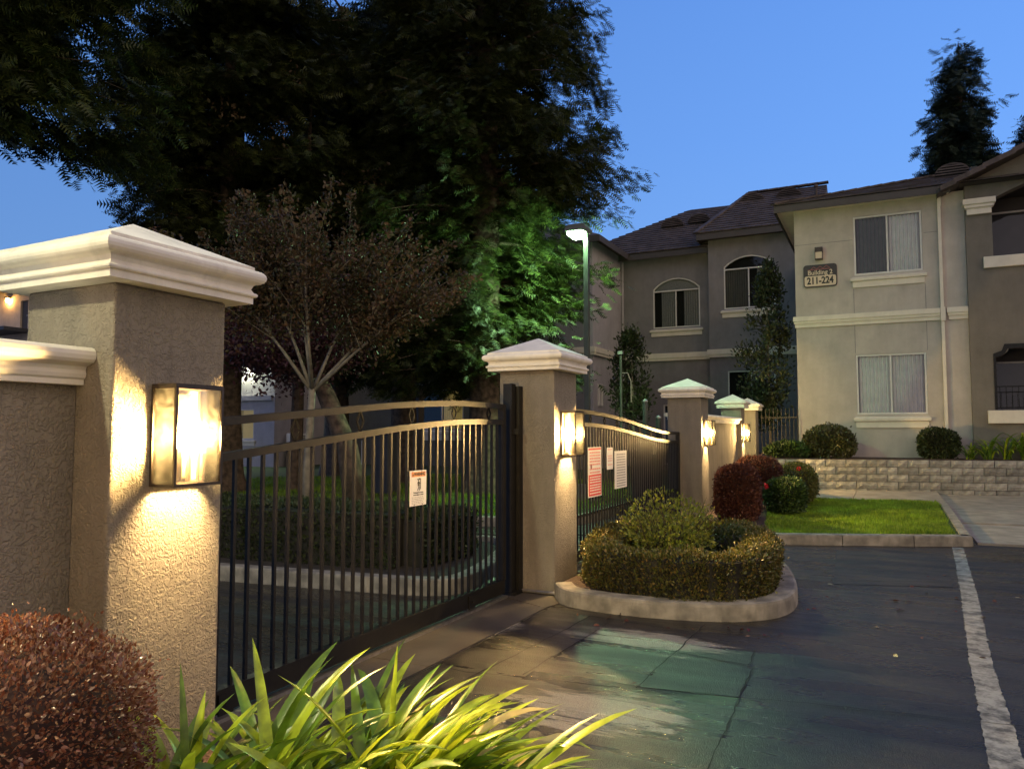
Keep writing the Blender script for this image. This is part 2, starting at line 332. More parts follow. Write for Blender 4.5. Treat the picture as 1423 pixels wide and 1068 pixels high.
class MB:
    def __init__(s): s.V = []; s.F = []
    def box(s, x0, x1, y0, y1, z0, z1):
        b = len(s.V)
        s.V += [(x0, y0, z0), (x1, y0, z0), (x1, y1, z0), (x0, y1, z0), (x0, y0, z1), (x1, y0, z1), (x1, y1, z1), (x0, y1, z1)]
        s.F += [tuple(b+i for i in f) for f in ((0, 3, 2, 1), (4, 5, 6, 7), (0, 1, 5, 4), (1, 2, 6, 5), (2, 3, 7, 6), (3, 0, 4, 7))]
        return s
    def bar(s, p, q, w, h=None, up=(0, 0, 1)):
        h = h or w; p, q = Vector(p), Vector(q); d = (q-p).normalized(); u = Vector(up)
        if abs(d.dot(u)) > .98: u = Vector((0, 1, 0))
        a = d.cross(u).normalized(); u = a.cross(d).normalized(); b = len(s.V)
        for c in (p, q):
            for i, j in ((-1, -1), (1, -1), (1, 1), (-1, 1)): s.V.append(tuple(c + a*(i*w/2) + u*(j*h/2)))
        s.F += [tuple(b+i for i in f) for f in ((0, 1, 2, 3), (7, 6, 5, 4), (0, 4, 5, 1), (1, 5, 6, 2), (2, 6, 7, 3), (3, 7, 4, 0))]
        return s
    def path(s, pts, w, h):
        """one continuous rectangular bar through points"""
        b = len(s.V); n = len(pts); P = [Vector(p) for p in pts]
        for i in range(n):
            d = (P[min(i+1, n-1)] - P[max(i-1, 0)]).normalized(); a = d.cross(Vector((0, 0, 1))).normalized(); u = a.cross(d).normalized()
            for x, y in ((-1, -1), (1, -1), (1, 1), (-1, 1)): s.V.append(tuple(P[i] + a*(x*w/2) + u*(y*h/2)))
        for i in range(n-1):
            for k in range(4):
                k2 = (k+1) % 4; s.F.append((b+4*i+k, b+4*(i+1)+k, b+4*(i+1)+k2, b+4*i+k2))
        s.F += [(b, b+1, b+2, b+3), (b+4*n-1, b+4*n-2, b+4*n-3, b+4*n-4)]
        return s
    def tube(s, pts, radii, n=8, cap=True):
        b = len(s.V); P = [Vector(p) for p in pts]; m = len(P)
        if not hasattr(radii, '__len__'): radii = [radii]*m
        ref = Vector((.13, .31, .94)) if abs((P[-1]-P[0]).normalized().z) < .9 else Vector((1, .1, 0))
        for i in range(m):
            d = (P[min(i+1, m-1)] - P[max(i-1, 0)]).normalized(); a = d.cross(ref).normalized(); u = a.cross(d)
            for k in range(n):
                t = 2*math.pi*k/n; s.V.append(tuple(P[i] + (a*math.cos(t) + u*math.sin(t))*radii[i]))
        for i in range(m-1):
            for k in range(n):
                k2 = (k+1) % n; s.F.append((b+n*i+k, b+n*i+k2, b+n*(i+1)+k2, b+n*(i+1)+k))
        if cap: s.F += [tuple(b+n-1-k for k in range(n)), tuple(b+n*(m-1)+k for k in range(n))]
        return s
    def rings(s, x0, x1, y0, y1, prof, apex=None, closed_bottom=True):
        """mitred moulding round a rectangle; prof = [(offset, z)]"""
        b = len(s.V)
        for o_, z in prof: s.V += [(x0-o_, y0-o_, z), (x1+o_, y0-o_, z), (x1+o_, y1+o_, z), (x0-o_, y1+o_, z)]
        for i in range(len(prof)-1):
            for k in range(4):
                k2 = (k+1) % 4; s.F.append((b+4*i+k, b+4*i+k2, b+4*i+4+k2, b+4*i+4+k))
        if closed_bottom: s.F.append((b+3, b+2, b+1, b))
        t = b+4*(len(prof)-1)
        if apex is None: s.F.append((t, t+1, t+2, t+3))
        else:
            s.V.append(apex); a = len(s.V)-1
            for k in range(4): s.F.append((t+k, t+(k+1) % 4, a))
        return s
    def prism(s, pts, z0, z1):
        b = len(s.V); n = len(pts)
        s.V += [(p[0], p[1], z0) for p in pts] + [(p[0], p[1], z1) for p in pts]
        s.F += [tuple(range(b+n-1, b-1, -1)), tuple(range(b+n, b+2*n))] + [(b+k, b+(k+1) % n, b+n+(k+1) % n, b+n+k) for k in range(n)]
        return s
    def slab(s, outline, holes, y0, y1, axis='y'):
        """wall with holes; outline and holes are (a, z) loops; axis y: a=x, thickness along y; axis x: a=y"""
        loops = [outline]+list(holes); flat = [p for lp in loops for p in lp]; b = len(s.V)
        tri = tessellate_polygon([[Vector((p[0], p[1], 0)) for p in lp] for lp in loops])
        mk = (lambda p, t: (p[0], t, p[1])) if axis == 'y' else (lambda p, t: (t, p[0], p[1]))
        s.V += [mk(p, y0) for p in flat] + [mk(p, y1) for p in flat]; n = len(flat)
        for t in tri:
            s.F.append(tuple(b+i for i in t)); s.F.append(tuple(b+n+i for i in reversed(t)))
        k = b
        for lp in loops:
            m = len(lp)
            for i in range(m): j = (i+1) % m; s.F.append((k+i, k+j, k+n+j, k+n+i))
            k += m
        return s
    def build(s, name, mt, parent=None, smooth=False, local=False): return mesh_obj(name, s.V, s.F, mt, parent, smooth, local)
def bevel(o, w=.01, seg=2):
    m = o.modifiers.new('soft_edge', 'BEVEL'); m.width = w; m.segments = seg; m.limit_method = 'ANGLE'; return o
def poly_sheet(name, pts, z, mt, parent=None): return mesh_obj(name, [(p[0], p[1], z) for p in pts], [tuple(range(len(pts)))], mt, parent)

# ---------------------------------------------------------------- foliage helpers
def frames(D, roll):
    D = D/np.linalg.norm(D, axis=1, keepdims=True)
    ref = np.where(np.abs(D[:, 2:3]) > .95, np.array([[1., 0, 0]]), np.array([[0, 0, 1.]]))
    A = np.cross(D, ref); A /= np.linalg.norm(A, axis=1, keepdims=True); B = np.cross(A, D)
    c, s_ = np.cos(roll)[:, None], np.sin(roll)[:, None]
    return D, A*c+B*s_, -A*s_+B*c
def scatter(TV, TF, P, D, S, roll=None, flat=False):
    n = len(P)
    if roll is None: roll = rng.uniform(0, 2*np.pi, n)
    if flat: roll = rng.normal(0, .5, n)
    X, Y, Z = frames(D, roll)
    T = TV[None]*S[:, None, None]
    V = P[:, None] + T[..., 0:1]*X[:, None] + T[..., 1:2]*Y[:, None] + T[..., 2:3]*Z[:, None]
    F = TF[None] + (np.arange(n)*len(TV))[:, None, None]
    return V.reshape(-1, 3), F.reshape(-1, TF.shape[1])
# a leaf folded along its midrib: two triangles each side
LEAFV = np.array([(0, 0, 0), (.35, .26, .07), (.75, .2, .05), (1, 0, -.04), (.35, -.26, .07), (.75, -.2, .05)], float)
LEAFF = np.array([(0, 1, 2), (0, 2, 3), (0, 3, 5), (0, 5, 4)])
DIAV = np.array([(0, 0, 0), (.5, .28, .05), (1, 0, 0), (.5, -.28, .05)], float); DIAF = np.array([(0, 1, 2), (0, 2, 3)])
def spray_template(n=8, wide=.5):
    V = []; F = []
    for i in range(n):
        t = (i+.6)/n; ln = wide*(1-.55*t)*(.8+.4*((i*7) % 5)/5)
        for s_ in (-1, 1):
            b = len(V); V += [(t, 0, 0), (t+.12, 0, 0), (t+.30*ln*2.0, s_*ln, -.08*ln+.03*((i*3) % 4-1.5))]; F.append((b, b+1, b+2))
    b = len(V); V += [(0, -.012, 0), (0, .012, 0), (1.12, 0, 0)]; F.append((b, b+1, b+2))
    return np.array(V, float), np.array(F)
SPV, SPF = spray_template(6, .46)
def unit(n):
    v = rng.normal(size=(n, 3)); return v/np.linalg.norm(v, axis=1, keepdims=True)

def redwood(name, label, x, y, z0, rad, zc0, zc1, trunk_r, dens=30, top=None, mt='redwood', z_end=13.0, step=.2, per=2, size=(.28, .5), prof=None, azlim=None, clear=None, group='tall redwood trees behind the gate'):
    top = top or zc1
    t = thing(name, label, 'tree', (x, y, z0), group)
    mb = MB(); zs = np.linspace(z0-.1, min(top, z_end), 26)
    # fluted trunk
    n = 20; b0 = 0
    for i, z in enumerate(zs):
        f = 1-(z-z0)/(top-z0+2); flare = 1+.55*math.exp(-(z-z0)/.55)
        for k in range(n):
            a = 2*math.pi*k/n; r = trunk_r*f*flare*(1+.09*math.sin(5*a+z*.5)+.06*math.sin(9*a-z*.8)+random.uniform(-.03, .03))
            mb.V.append((x+r*math.cos(a), y+r*math.sin(a), z))
    for i in range(len(zs)-1):
        for k in range(n): k2 = (k+1) % n; mb.F.append((n*i+k, n*i+k2, n*i+n+k2, n*i+n+k))
    mb.build('trunk', 'bark', t, smooth=True)
    br = MB(); P = []; D = []; S = []
    z = zc0
    while z < z_end:
        for _ in range(per):
            h = (z-zc0)/(zc1-zc0); r = rad*(prof(h) if prof else (1-h)**.6*(.72+.28*min(1, h*5)))
            az = random.uniform(0, 2*math.pi) if azlim is None else random.uniform(*azlim)
            ln = r*random.uniform(.62, 1.12); rise = random.uniform(.0, .28)*ln; droop = random.uniform(.15, .5)*ln*.6
            dx, dy = math.cos(az), math.sin(az); zz = z+random.uniform(-.1, .1)
            f = lambda q: (x+dx*ln*q, y+dy*ln*q, zz+rise*q-droop*q*q)
            if clear is not None and (((np.array(f(.8))-np.array(clear[0]))/(np.array(clear[1])*1.3))**2).sum() < 1: ln_vis = .45
            else: ln_vis = 1
            if ln_vis == 1: br.tube([f(0), f(.35), f(.7), f(1)], [.035*ln/2+.01, .022*ln/2+.008, .012, .004], 4, False)
            m = max(3, int(ln*dens)); q = rng.uniform(.12, 1.0, m)**.8
            nc = max(2, int(ln*4)); qc = rng.uniform(.15, 1, nc)**.8; oc = rng.normal(0, 1, (nc, 3))*np.array([.30, .30, .16])-np.array([0, 0, .12]); ci = rng.integers(0, nc, m)
            q = np.clip(qc[ci]+rng.normal(0, .05, m), .05, 1.04)
            pts = np.stack([x+dx*ln*q, y+dy*ln*q, zz+rise*q-droop*q*q], 1) + oc[ci] + rng.normal(0, 1, (m, 3))*np.array([.13, .13, .15])
            side = rng.choice([-1, 1], m)*rng.uniform(.2, 1.2, m)
            d = np.stack([dx-dy*side, dy+dx*side, rng.uniform(-1.5, .25, m)], 1)
            if clear is not None:
                kp = (((pts-np.array(clear[0]))/np.array(clear[1]))**2).sum(1) > 1; pts, d, q, m = pts[kp], d[kp], q[kp], int(kp.sum())
            P.append(pts); D.append(d); S.append(rng.uniform(*size, m)*(1.15-.4*q))
        z += step
    br.build('limb', 'bark', t)['kind'] = 'stuff'
    V, F = scatter(SPV, SPF, np.concatenate(P), np.concatenate(D), np.concatenate(S), flat=True)
    big_mesh('crown', V, F, mt, t)
    return t

def superellipsoid_pts(n, c, r, p=2.6, zmin=-1):
    d = unit(n); d = d[d[:, 2] > zmin]
    k = (np.abs(d)**p).sum(1)**(-1/p)
    nrm = np.sign(d)*np.abs(d*k[:, None])**(p-1); nrm /= np.linalg.norm(nrm, axis=1, keepdims=True)
    return np.array(c)+d*k[:, None]*np.array(r), nrm
def bush(name, label, cat, c, r, mt, n, size, p=2.6, zmin=-.9, core='core', parent=None, jitter=.1, depth=.16, tmpl=None, group=None, mix=None, up=.25):
    """clipped or loose shrub: leaves in a shell round a twiggy core"""
    t = thing(name, label, cat, (c[0], c[1], c[2]-r[2]*abs(zmin)), group)
    P, Nn = superellipsoid_pts(n, c, r, p, zmin)
    # lumps in the outline
    ph = (np.sin(P[:, 0]*9/r[0]*.35+1.3)+np.sin(P[:, 1]*9/r[1]*.35+.4)+np.sin(P[:, 2]*11/r[2]*.3))/3
    P = P+Nn*(ph*jitter*min(r))[:, None] - Nn*(rng.uniform(0, 1, len(P))**1.6*depth*min(r)*1.6)[:, None] + Nn*(np.maximum(0, rng.normal(-.6, .6, len(P)))*.12*min(r))[:, None]
    D = Nn+unit(len(P))*.9+np.array([0, 0, up])
    TV, TF = tmpl or (LEAFV, LEAFF)
    V, F = scatter(TV, TF, P, D, rng.uniform(size*.6, size*1.3, len(P)))
    big_mesh('foliage', V, F, mt, t)
    # core
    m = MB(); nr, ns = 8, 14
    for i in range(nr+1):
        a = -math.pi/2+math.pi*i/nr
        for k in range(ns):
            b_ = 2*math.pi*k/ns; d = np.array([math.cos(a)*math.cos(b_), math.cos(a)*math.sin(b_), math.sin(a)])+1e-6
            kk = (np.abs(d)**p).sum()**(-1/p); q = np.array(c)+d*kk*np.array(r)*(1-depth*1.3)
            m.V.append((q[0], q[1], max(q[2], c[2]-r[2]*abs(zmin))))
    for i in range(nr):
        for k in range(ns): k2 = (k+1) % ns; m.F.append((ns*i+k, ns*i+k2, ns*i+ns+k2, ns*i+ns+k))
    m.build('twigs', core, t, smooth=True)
    return t
def strip_hedge(pts, width, z0, z1, n, size, mt, parent, name='foliage', closed=False):
    """clipped hedge along a line of points"""
    P = np.array(pts, float); seg = list(zip(P[:-1], P[1:]))
    if closed: seg.append((P[-1], P[0]))
    lens = np.array([np.linalg.norm(b-a) for a, b in seg]); tot = lens.sum(); h = z1-z0
    out_P = []; out_N = []
    for (a, b), ln in zip(seg, lens):
        d = (b-a)/ln; nn = np.array([-d[1], d[0]]); m = int(n*ln/tot)
        t = rng.uniform(-.04, 1.04, m)*ln
        per = 2*h+width; s_ = rng.uniform(0, per, m)
        off = np.where(s_ < h, -width/2, np.where(s_ < h+width, s_-h-width/2, width/2))
        z = np.where(s_ < h, z0+s_, np.where(s_ < h+width, z1, z0+(s_-h-width)))
        nrm = np.zeros((m, 3)); L_ = s_ < h; T_ = (s_ >= h) & (s_ < h+width); Q_ = s_ >= h+width
        nrm[L_] = [-nn[0], -nn[1], 0]; nrm[T_] = [0, 0, 1]; nrm[Q_] = [nn[0], nn[1], 0]
        # rounded shoulders
        near = np.clip(1-(z1-z)/.06, 0, 1); off = off*(1-.12*near)
        XY = a+d*t[:, None]+nn*off[:, None]
        out_P.append(np.column_stack([XY, z])); out_N.append(nrm)
    Pn = np.concatenate(out_P); Nn = np.concatenate(out_N)
    lump = (np.sin(Pn[:, 0]*11)+np.sin(Pn[:, 1]*13+1)+np.sin(Pn[:, 2]*17+Pn[:, 0]*5))*.015
    Pn = Pn+Nn*lump[:, None]+Nn*(np.maximum(0, rng.normal(-1.2, 1, len(Pn)))*.03)[:, None]+Nn*(rng.normal(-.012, .014, len(Pn)))[:, None]
    D = Nn*.7+unit(len(Pn))*.7+np.array([0, 0, .55])
    V, F = scatter(LEAFV, LEAFF, Pn, D, rng.uniform(size*.6, size*1.35, len(Pn)))
    f = big_mesh(name, V, F, mt, parent)
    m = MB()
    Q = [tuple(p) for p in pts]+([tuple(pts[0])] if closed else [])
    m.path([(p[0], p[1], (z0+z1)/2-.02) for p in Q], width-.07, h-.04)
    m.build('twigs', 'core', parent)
    return f
def grass_patch(name, label, poly, z, n, h, parent=None, dens_fn=None):
    P = np.array(poly); lo, hi = P.min(0), P.max(0); pts = np.empty((0, 2))
    while len(pts) < n:
        q = rng.uniform(lo, hi, (n*2, 2)); ins = np.zeros(len(q), bool)
        j = len(P)-1
        for i in range(len(P)):
            c = ((P[i, 1] > q[:, 1]) != (P[j, 1] > q[:, 1])) & (q[:, 0] < (P[j, 0]-P[i, 0])*(q[:, 1]-P[i, 1])/(P[j, 1]-P[i, 1]+1e-9)+P[i, 0]); ins ^= c; j = i
        pts = np.concatenate([pts, q[ins]])
    pts = pts[:n]
    TV = np.array([(0, -.11, 0), (0, .11, 0), (1, 0, 0)], float); TF = np.array([(0, 1, 2)])
    D = np.column_stack([rng.normal(0, .45, (n, 2)), np.ones(n)])
    cl = .75+.35*np.sin(pts[:, 0]*3.1+np.sin(pts[:, 1]*2.3))*np.sin(pts[:, 1]*2.7+1)
    V, F = scatter(TV, TF, np.column_stack([pts, np.full(n, z)]), D, rng.uniform(.6, 1.3, n)*h*cl)
    o = big_mesh(name, V, F, 'grass', parent); tag(o, label, 'grass', kind='stuff'); return o

# ================================================================ SETTING
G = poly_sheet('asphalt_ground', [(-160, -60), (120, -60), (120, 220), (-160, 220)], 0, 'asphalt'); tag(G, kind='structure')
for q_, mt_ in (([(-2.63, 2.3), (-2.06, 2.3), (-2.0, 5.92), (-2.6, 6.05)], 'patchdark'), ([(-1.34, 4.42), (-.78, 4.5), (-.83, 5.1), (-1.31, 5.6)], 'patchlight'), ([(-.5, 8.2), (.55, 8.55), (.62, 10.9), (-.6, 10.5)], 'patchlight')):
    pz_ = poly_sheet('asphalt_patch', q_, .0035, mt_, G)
def crack(pts, wd=.0065, name='crack'):
    P = [Vector((p[0], p[1], .0075)) for p in pts]; Q = []
    for a, b in zip(P[:-1], P[1:]):
        n = max(2, int((b-a).length/.09))
        for i in range(n): Q.append(a.lerp(b, i/n)+Vector((random.uniform(-1, 1), random.uniform(-1, 1), 0))*.009)
    Q.append(P[-1]); V = []; F = []
    for i, p in enumerate(Q):
        d = (Q[min(i+1, len(Q)-1)]-Q[max(i-1, 0)]).normalized(); s_ = Vector((-d.y, d.x, 0))*wd*random.uniform(.25, .8)
        V += [tuple(p+s_), tuple(p-s_)]
    for i in range(len(Q)-1): F.append((2*i, 2*i+1, 2*i+3, 2*i+2))
    return mesh_obj(name, V, F, 'dark', G)
for c_ in ([(-1.35, 4.39), (-1.3, 6.04)], [(-.75, 3.4), (-.8, 5.09), (-1.37, 5.21)], [(-2.32, 4.0), (-2.21, 5.55), (-2.2, 5.9)],
           [(-2.62, 2.7), (-2.64, 4.2), (-2.6, 5.95)], [(-2.88, 4.23), (-2.4, 4.2), (-1.97, 4.27), (-1.28, 4.37), (-.51, 4.55), (.59, 4.7), (1.6, 4.9)],
           [(-2.05, 4.3), (-2.0, 5.5)], [(-1.3, 5.2), (-.83, 5.12), (-.85, 5.5), (-1.25, 5.62)], [(-.9, 8.2), (1.2, 9.1), (3.5, 9.9)],
           [(-2.2, 5.9), (-1.3, 5.75), (-.8, 5.95)]):
    crack(c_)
strip = MB()
strip.prism([(-3.34, 2.3), (-2.66, 2.3), (-2.66, 4.18), (-3.34, 4.18)], -.05, .008); strip.prism([(-3.34, 4.19), (-2.66, 4.19), (-2.64, 5.98), (-3.34, 6.3)], -.05, .008)
strip.prism([(-3.34, 6.31), (-2.64, 5.99), (-2.6, 6.20), (-2.77, 6.47), (-3.34, 6.47)], -.05, .010)
tag(strip.build('concrete_apron', 'apron'), kind='structure')
_lp = [(1.5, .375, .15), (3.65, .43, .145), (4.63, .47, .14), (5.87, .517, .13), (8.08, .643, .135), (9.8, .725, .13), (11.48, .80, .125)]
V = []; yy = 1.5
while yy < 11.49:
    k_ = max(i for i in range(len(_lp)-1) if _lp[i][0] <= yy+1e-6); a_, b_ = _lp[k_], _lp[k_+1]; t_ = (yy-a_[0])/(b_[0]-a_[0])
    xx, ww = a_[1]+(b_[1]-a_[1])*t_, a_[2]+(b_[2]-a_[2])*t_
    V += [(xx-ww/2+random.gauss(0, .004), yy, .004), (xx+ww/2+random.gauss(0, .004), yy, .004)]; yy += .035
tag(mesh_obj('painted_line', V, [(2*i, 2*i+1, 2*i+3, 2*i+2) for i in range(len(V)//2-1)], 'line'), kind='structure')

def kerb_piece(parent, name, outer, width, z, mt='kerb', rnd=.03):
    """kerb swept along outer line; width goes to the left of travel"""
    P = [Vector((*p, 0)) for p in outer]; V = []; F = []; n = len(P)
    prof = [(0, -.05), (0.004, z-rnd), (rnd*.3, z-rnd*.3), (rnd, z), (width, z), (width, -.05)]
    for i in range(n):
        d = (P[min(i+1, n-1)]-P[max(i-1, 0)]).normalized(); s_ = Vector((-d.y, d.x, 0))
        for o_, zz in prof: V.append(tuple(P[i]+s_*o_+Vector((0, 0, zz))))
    m = len(prof)
    for i in range(n-1):
        for k in range(m-1): F.append((m*i+k, m*(i+1)+k, m*(i+1)+k+1, m*i+k+1))
    F += [tuple(range(m)), tuple(range(m*n-1, m*n-m-1, -1))]
    return mesh_obj(name, V, F, mt, parent)
def smooth_line(pts, k=4):
    out_ = []; n = len(pts); P = [np.array(p, float) for p in pts]
    for i in range(n-1):
        p0, p1, p2, p3 = P[max(i-1, 0)], P[i], P[i+1], P[min(i+2, n-1)]
        for j in range(k):
            t = j/k; out_.append(tuple(.5*((2*p1)+(-p0+p2)*t+(2*p0-5*p1+4*p2-p3)*t*t+(-p0+3*p1-3*p2+p3)*t**3)))
    out_.append(tuple(P[-1])); return out_
def kerb_run(label_name, pts, width, z, cuts):
    k = thing(label_name, None, None, (pts[0][0], pts[0][1], 0), kind='structure')
    for i, (a, b) in enumerate(cuts):
        kerb_piece(k, 'kerb_stone', pts[a:b+1], width, z)
    return k
# island kerb in front (counter-clockwise so the bed is on the left)
isl = smooth_line([(-2.74, 6.42), (-2.52, 6.16), (-2.02, 6.06), (-1.44, 6.12), (-1.02, 6.30), (-.78, 6.63), (-.73, 7.15), (-.84, 7.88), (-1.02, 8.6), (-1.25, 9.1), (-1.7, 9.5), (-2.4, 9.6), (-2.74, 9.6)], 4)
kerb_run('island_kerb', isl, .16, .14, [(0, 14), (14, 26), (26, 38), (38, 48)])
tag(MB().prism([(-2.74, 6.5), (-2.5, 6.3), (-1.95, 6.2), (-1.4, 6.26), (-1.1, 6.42), (-.92, 6.7), (-.88, 7.2), (-1.0, 7.9), (-1.2, 8.6), (-1.45, 9.0), (-1.8, 9.35), (-2.74, 9.45)], -.02, .105).build('island_mulch', 'mulch'), kind='structure')
# lawn in front of the retaining wall
lk = [(-2.9, 10.12), (-1.95, 10.47), (-.55, 11.02), (.30, 11.36), (.99, 11.66)]
lkerb = thing('lawn_kerb', None, None, (-2.9, 10.1, 0), kind='structure')
for a, b in zip(lk[:-1], lk[1:]):
    d = (Vector(b)-Vector(a)).normalized()*.006
    kerb_piece(lkerb, 'kerb_stone', [(a[0]+d.x, a[1]+d.y), (b[0]-d.x, b[1]-d.y)], .15, .14)
kerb_piece(lkerb, 'kerb_stone', [(.995, 11.67), (1.02, 14.4)], .14, .14); kerb_piece(lkerb, 'kerb_stone', [(1.02, 14.41), (1.05, 17.2)], .14, .14)
lawn_poly = [(-1.5, 10.82), (.80, 11.74), (.88, 17.2), (-1.6, 17.0), (-1.9, 14.0)]
tag(MB().prism([(-3.1, 10.2), (.86, 11.76), (.9, 17.2), (-3.1, 17.0)], -.02, .11).build('lawn_ground', 'grasssoil'), kind='structure')
poly_sheet('shrub_bed_mulch', [(-3.05, 10.22), (-1.3, 10.88), (-1.55, 13.5), (-1.6, 17.0), (-3.05, 17.0)], .125, 'mulch')['kind'] = 'structure'
grass_patch('front_lawn', 'bright green clipped lawn behind the straight kerb', lawn_poly, .11, 52000, .075)
walk = thing('sidewalk', None, None, (0, 17, 0), kind='structure')
for q in ([(-3.6, 17.02), (-.65, 17.10), (-.65, 20.2), (-3.6, 20.2)], [(-.64, 17.10), (1.03, 17.21), (1.03, 21.4), (-.64, 21.4)]):
    MB().prism(q, -.02, .12).build('slab', 'concrete', walk)
for y0, y1 in ((11.86, 14.2), (14.21, 16.6), (16.61, 19.4), (19.41, 22)):
    for x0, x1 in ((1.06, 4.6), (4.61, 9)):
        MB().prism([(x0, y0+.25*(x0-1)/4), (x1, y0+.25*(x1-1)/4), (x1, y1+.25*(x1-1)/4-.01), (x0, y1+.25*(x0-1)/4-.01)], -.02, .03+.02*(y0 > 12)).build('slab', 'concrete', walk)
# yard beyond the gate
isl2 = [(-14, 5.0), (-9, 5.3), (-6.3, 5.62), (-4.3, 5.86), (-3.72, 6.02), (-3.58, 6.3), (-3.66, 6.9), (-3.9, 7.8), (-4.25, 8.5), (-5, 8.9), (-9, 8.6), (-14, 8.2)]
i2 = smooth_line(isl2, 3); kerb_run('yard_island_kerb', i2, .15, .15, [(0, 6), (6, 12), (12, 24), (24, 33)])
tag(MB().prism([(-14, 5.12), (-9, 5.42), (-6.3, 5.75), (-4.3, 5.98), (-3.84, 6.1), (-3.74, 6.5), (-4.0, 7.7), (-4.35, 8.35), (-5, 8.75), (-9, 8.45), (-14, 8.05)], -.02, .12).build('yard_island_soil', 'soil'), kind='structure')
yk = smooth_line([(-22, 7.4), (-14, 8.7), (-8.7, 9.97), (-5.5, 10.8), (-4.8, 11.1), (-4.45, 11.8), (-4.4, 14), (-4.4, 24)], 4)
kerb_run('yard_lawn_kerb', yk, .15, .15, [(0, 8), (8, 12), (12, 20), (20, 28)])
yard_poly = [(-22, 7.6), (-14, 8.9), (-8.7, 10.15), (-5.6, 10.98), (-4.95, 11.3), (-4.62, 12), (-4.58, 24), (-9.5, 29.8), (-9.8, 26.3), (-40, 26.3), (-40, 7.6)]
tag(MB().prism(yard_poly, -.02, .13).build('yard_lawn_ground', 'grasssoil'), kind='structure')
grass_patch('yard_lawn', 'shaded green lawn under the redwoods behind the gate', [(-13, 9.3), (-8.7, 10.2), (-5.6, 11.05), (-4.9, 11.6), (-4.7, 15), (-6.5, 20), (-12, 22), (-17, 17)], .13, 32000, .10)

# ---------------------------------------------------------------- pillars, walls
def cap_profile(z, s=1.0):
    p = [(.0, z), (.085*s, z+.001), (.085*s, z+.03)]
    for i in range(6):
        a = -math.pi/2+math.pi*i/5; p.append(((.088+.012*math.cos(a))*s, z+.042+.011*math.sin(a)))
    p += [(.085*s, z+.056), (.078*s, z+.07), (.085*s, z+.088), (.092*s, z+.092)]
    for i in range(9):
        a = -math.pi/2+math.pi*i/8; p.append(((.094+.034*math.cos(a))*s, z+.126+.033*math.sin(a)))
    p += [(.088*s, z+.162), (.088*s, z+.176)]
    return p
def pillar(label, xf, y0, size, top=2.08):
    x0, x1, y1 = xf-size, xf, y0+size
    t = thing('gate_pillar', label, 'pillar', ((x0+x1)/2, (y0+y1)/2, 0), 'stucco gate pillars with pyramid caps')
    b = MB(); n = 1
    b.box(x0, x1, y0, y1, -.05, top); bevel(b.build('body', 'pillar', t), .012, 3)
    c = MB(); pr = cap_profile(top)
    c.rings(x0, x1, y0, y1, pr, apex=((x0+x1)/2, (y0+y1)/2, top+.176+.165)); c.build('cap', 'cast', t)
    return t
LX = -2.76
pillar('nearest stucco pillar, beside the red shrub at the left of the photo', LX, 1.99, .57, 2.103)
pillar('tall stucco pillar standing between the two black gates', LX, 6.48, .57)
pillar('stucco pillar behind the yellow-green rose shrub, at the far end of the second gate', LX, 12.75, .57)
pillar('smaller pillar with green-lit cap at the end of the low wall', -3.1, 18.75, .48)
pillar('farthest pillar, beside the black picket fence', -3.1, 21.0, .48)
pillar('stucco pillar behind the viewpoint at the near end of the left wall', LX, -3.5, .57)
def wallcap(z, s=1.0):
    p = [(.03, z), (.05, z+.001), (.05, z+.022), (.06, z+.03), (.065, z+.045), (.06, z+.06), (.066, z+.075), (.09, z+.083)]
    for i in range(7):
        a = -math.pi/2+math.pi*i/6; p.append((.095+.03*math.cos(a), z+.118+.033*math.sin(a)))
    p += [(.07, z+.153)]
    return p
def low_wall(label, x0, x1, y0, y1, top=1.69):
    t = thing('boundary_wall', label, 'wall', ((x0+x1)/2, y0, 0), 'low stucco boundary walls')
    MB().box(x0, x1, y0+.003, y1-.003, -.05, top).build('body', 'pillar', t)
    c = MB(); V0 = wallcap(top)
    # straight moulding that butts against the pillars
    prof = [(x1+o_, z) for o_, z in V0]+[(x0-o_, z) for o_, z in reversed(V0)]; n = len(prof)
    ys = (y0+.003, y1-.003)
    for yy in ys: c.V += [(px_, yy, z) for px_, z in prof]
    for k in range(n): k2 = (k+1) % n; c.F.append((k, k2, n+k2, n+k))
    c.F += [tuple(range(n-1, -1, -1)), tuple(range(n, 2*n))]
    c.build('coping', 'cast', t); return t
low_wall('low stucco wall joining the nearest pillar at the left edge', -3.22, -2.98, -2.93, 1.99)
low_wall('low stucco wall behind the red-leaved shrubs, between two farther pillars', -3.42, -3.2, 13.32, 18.75)

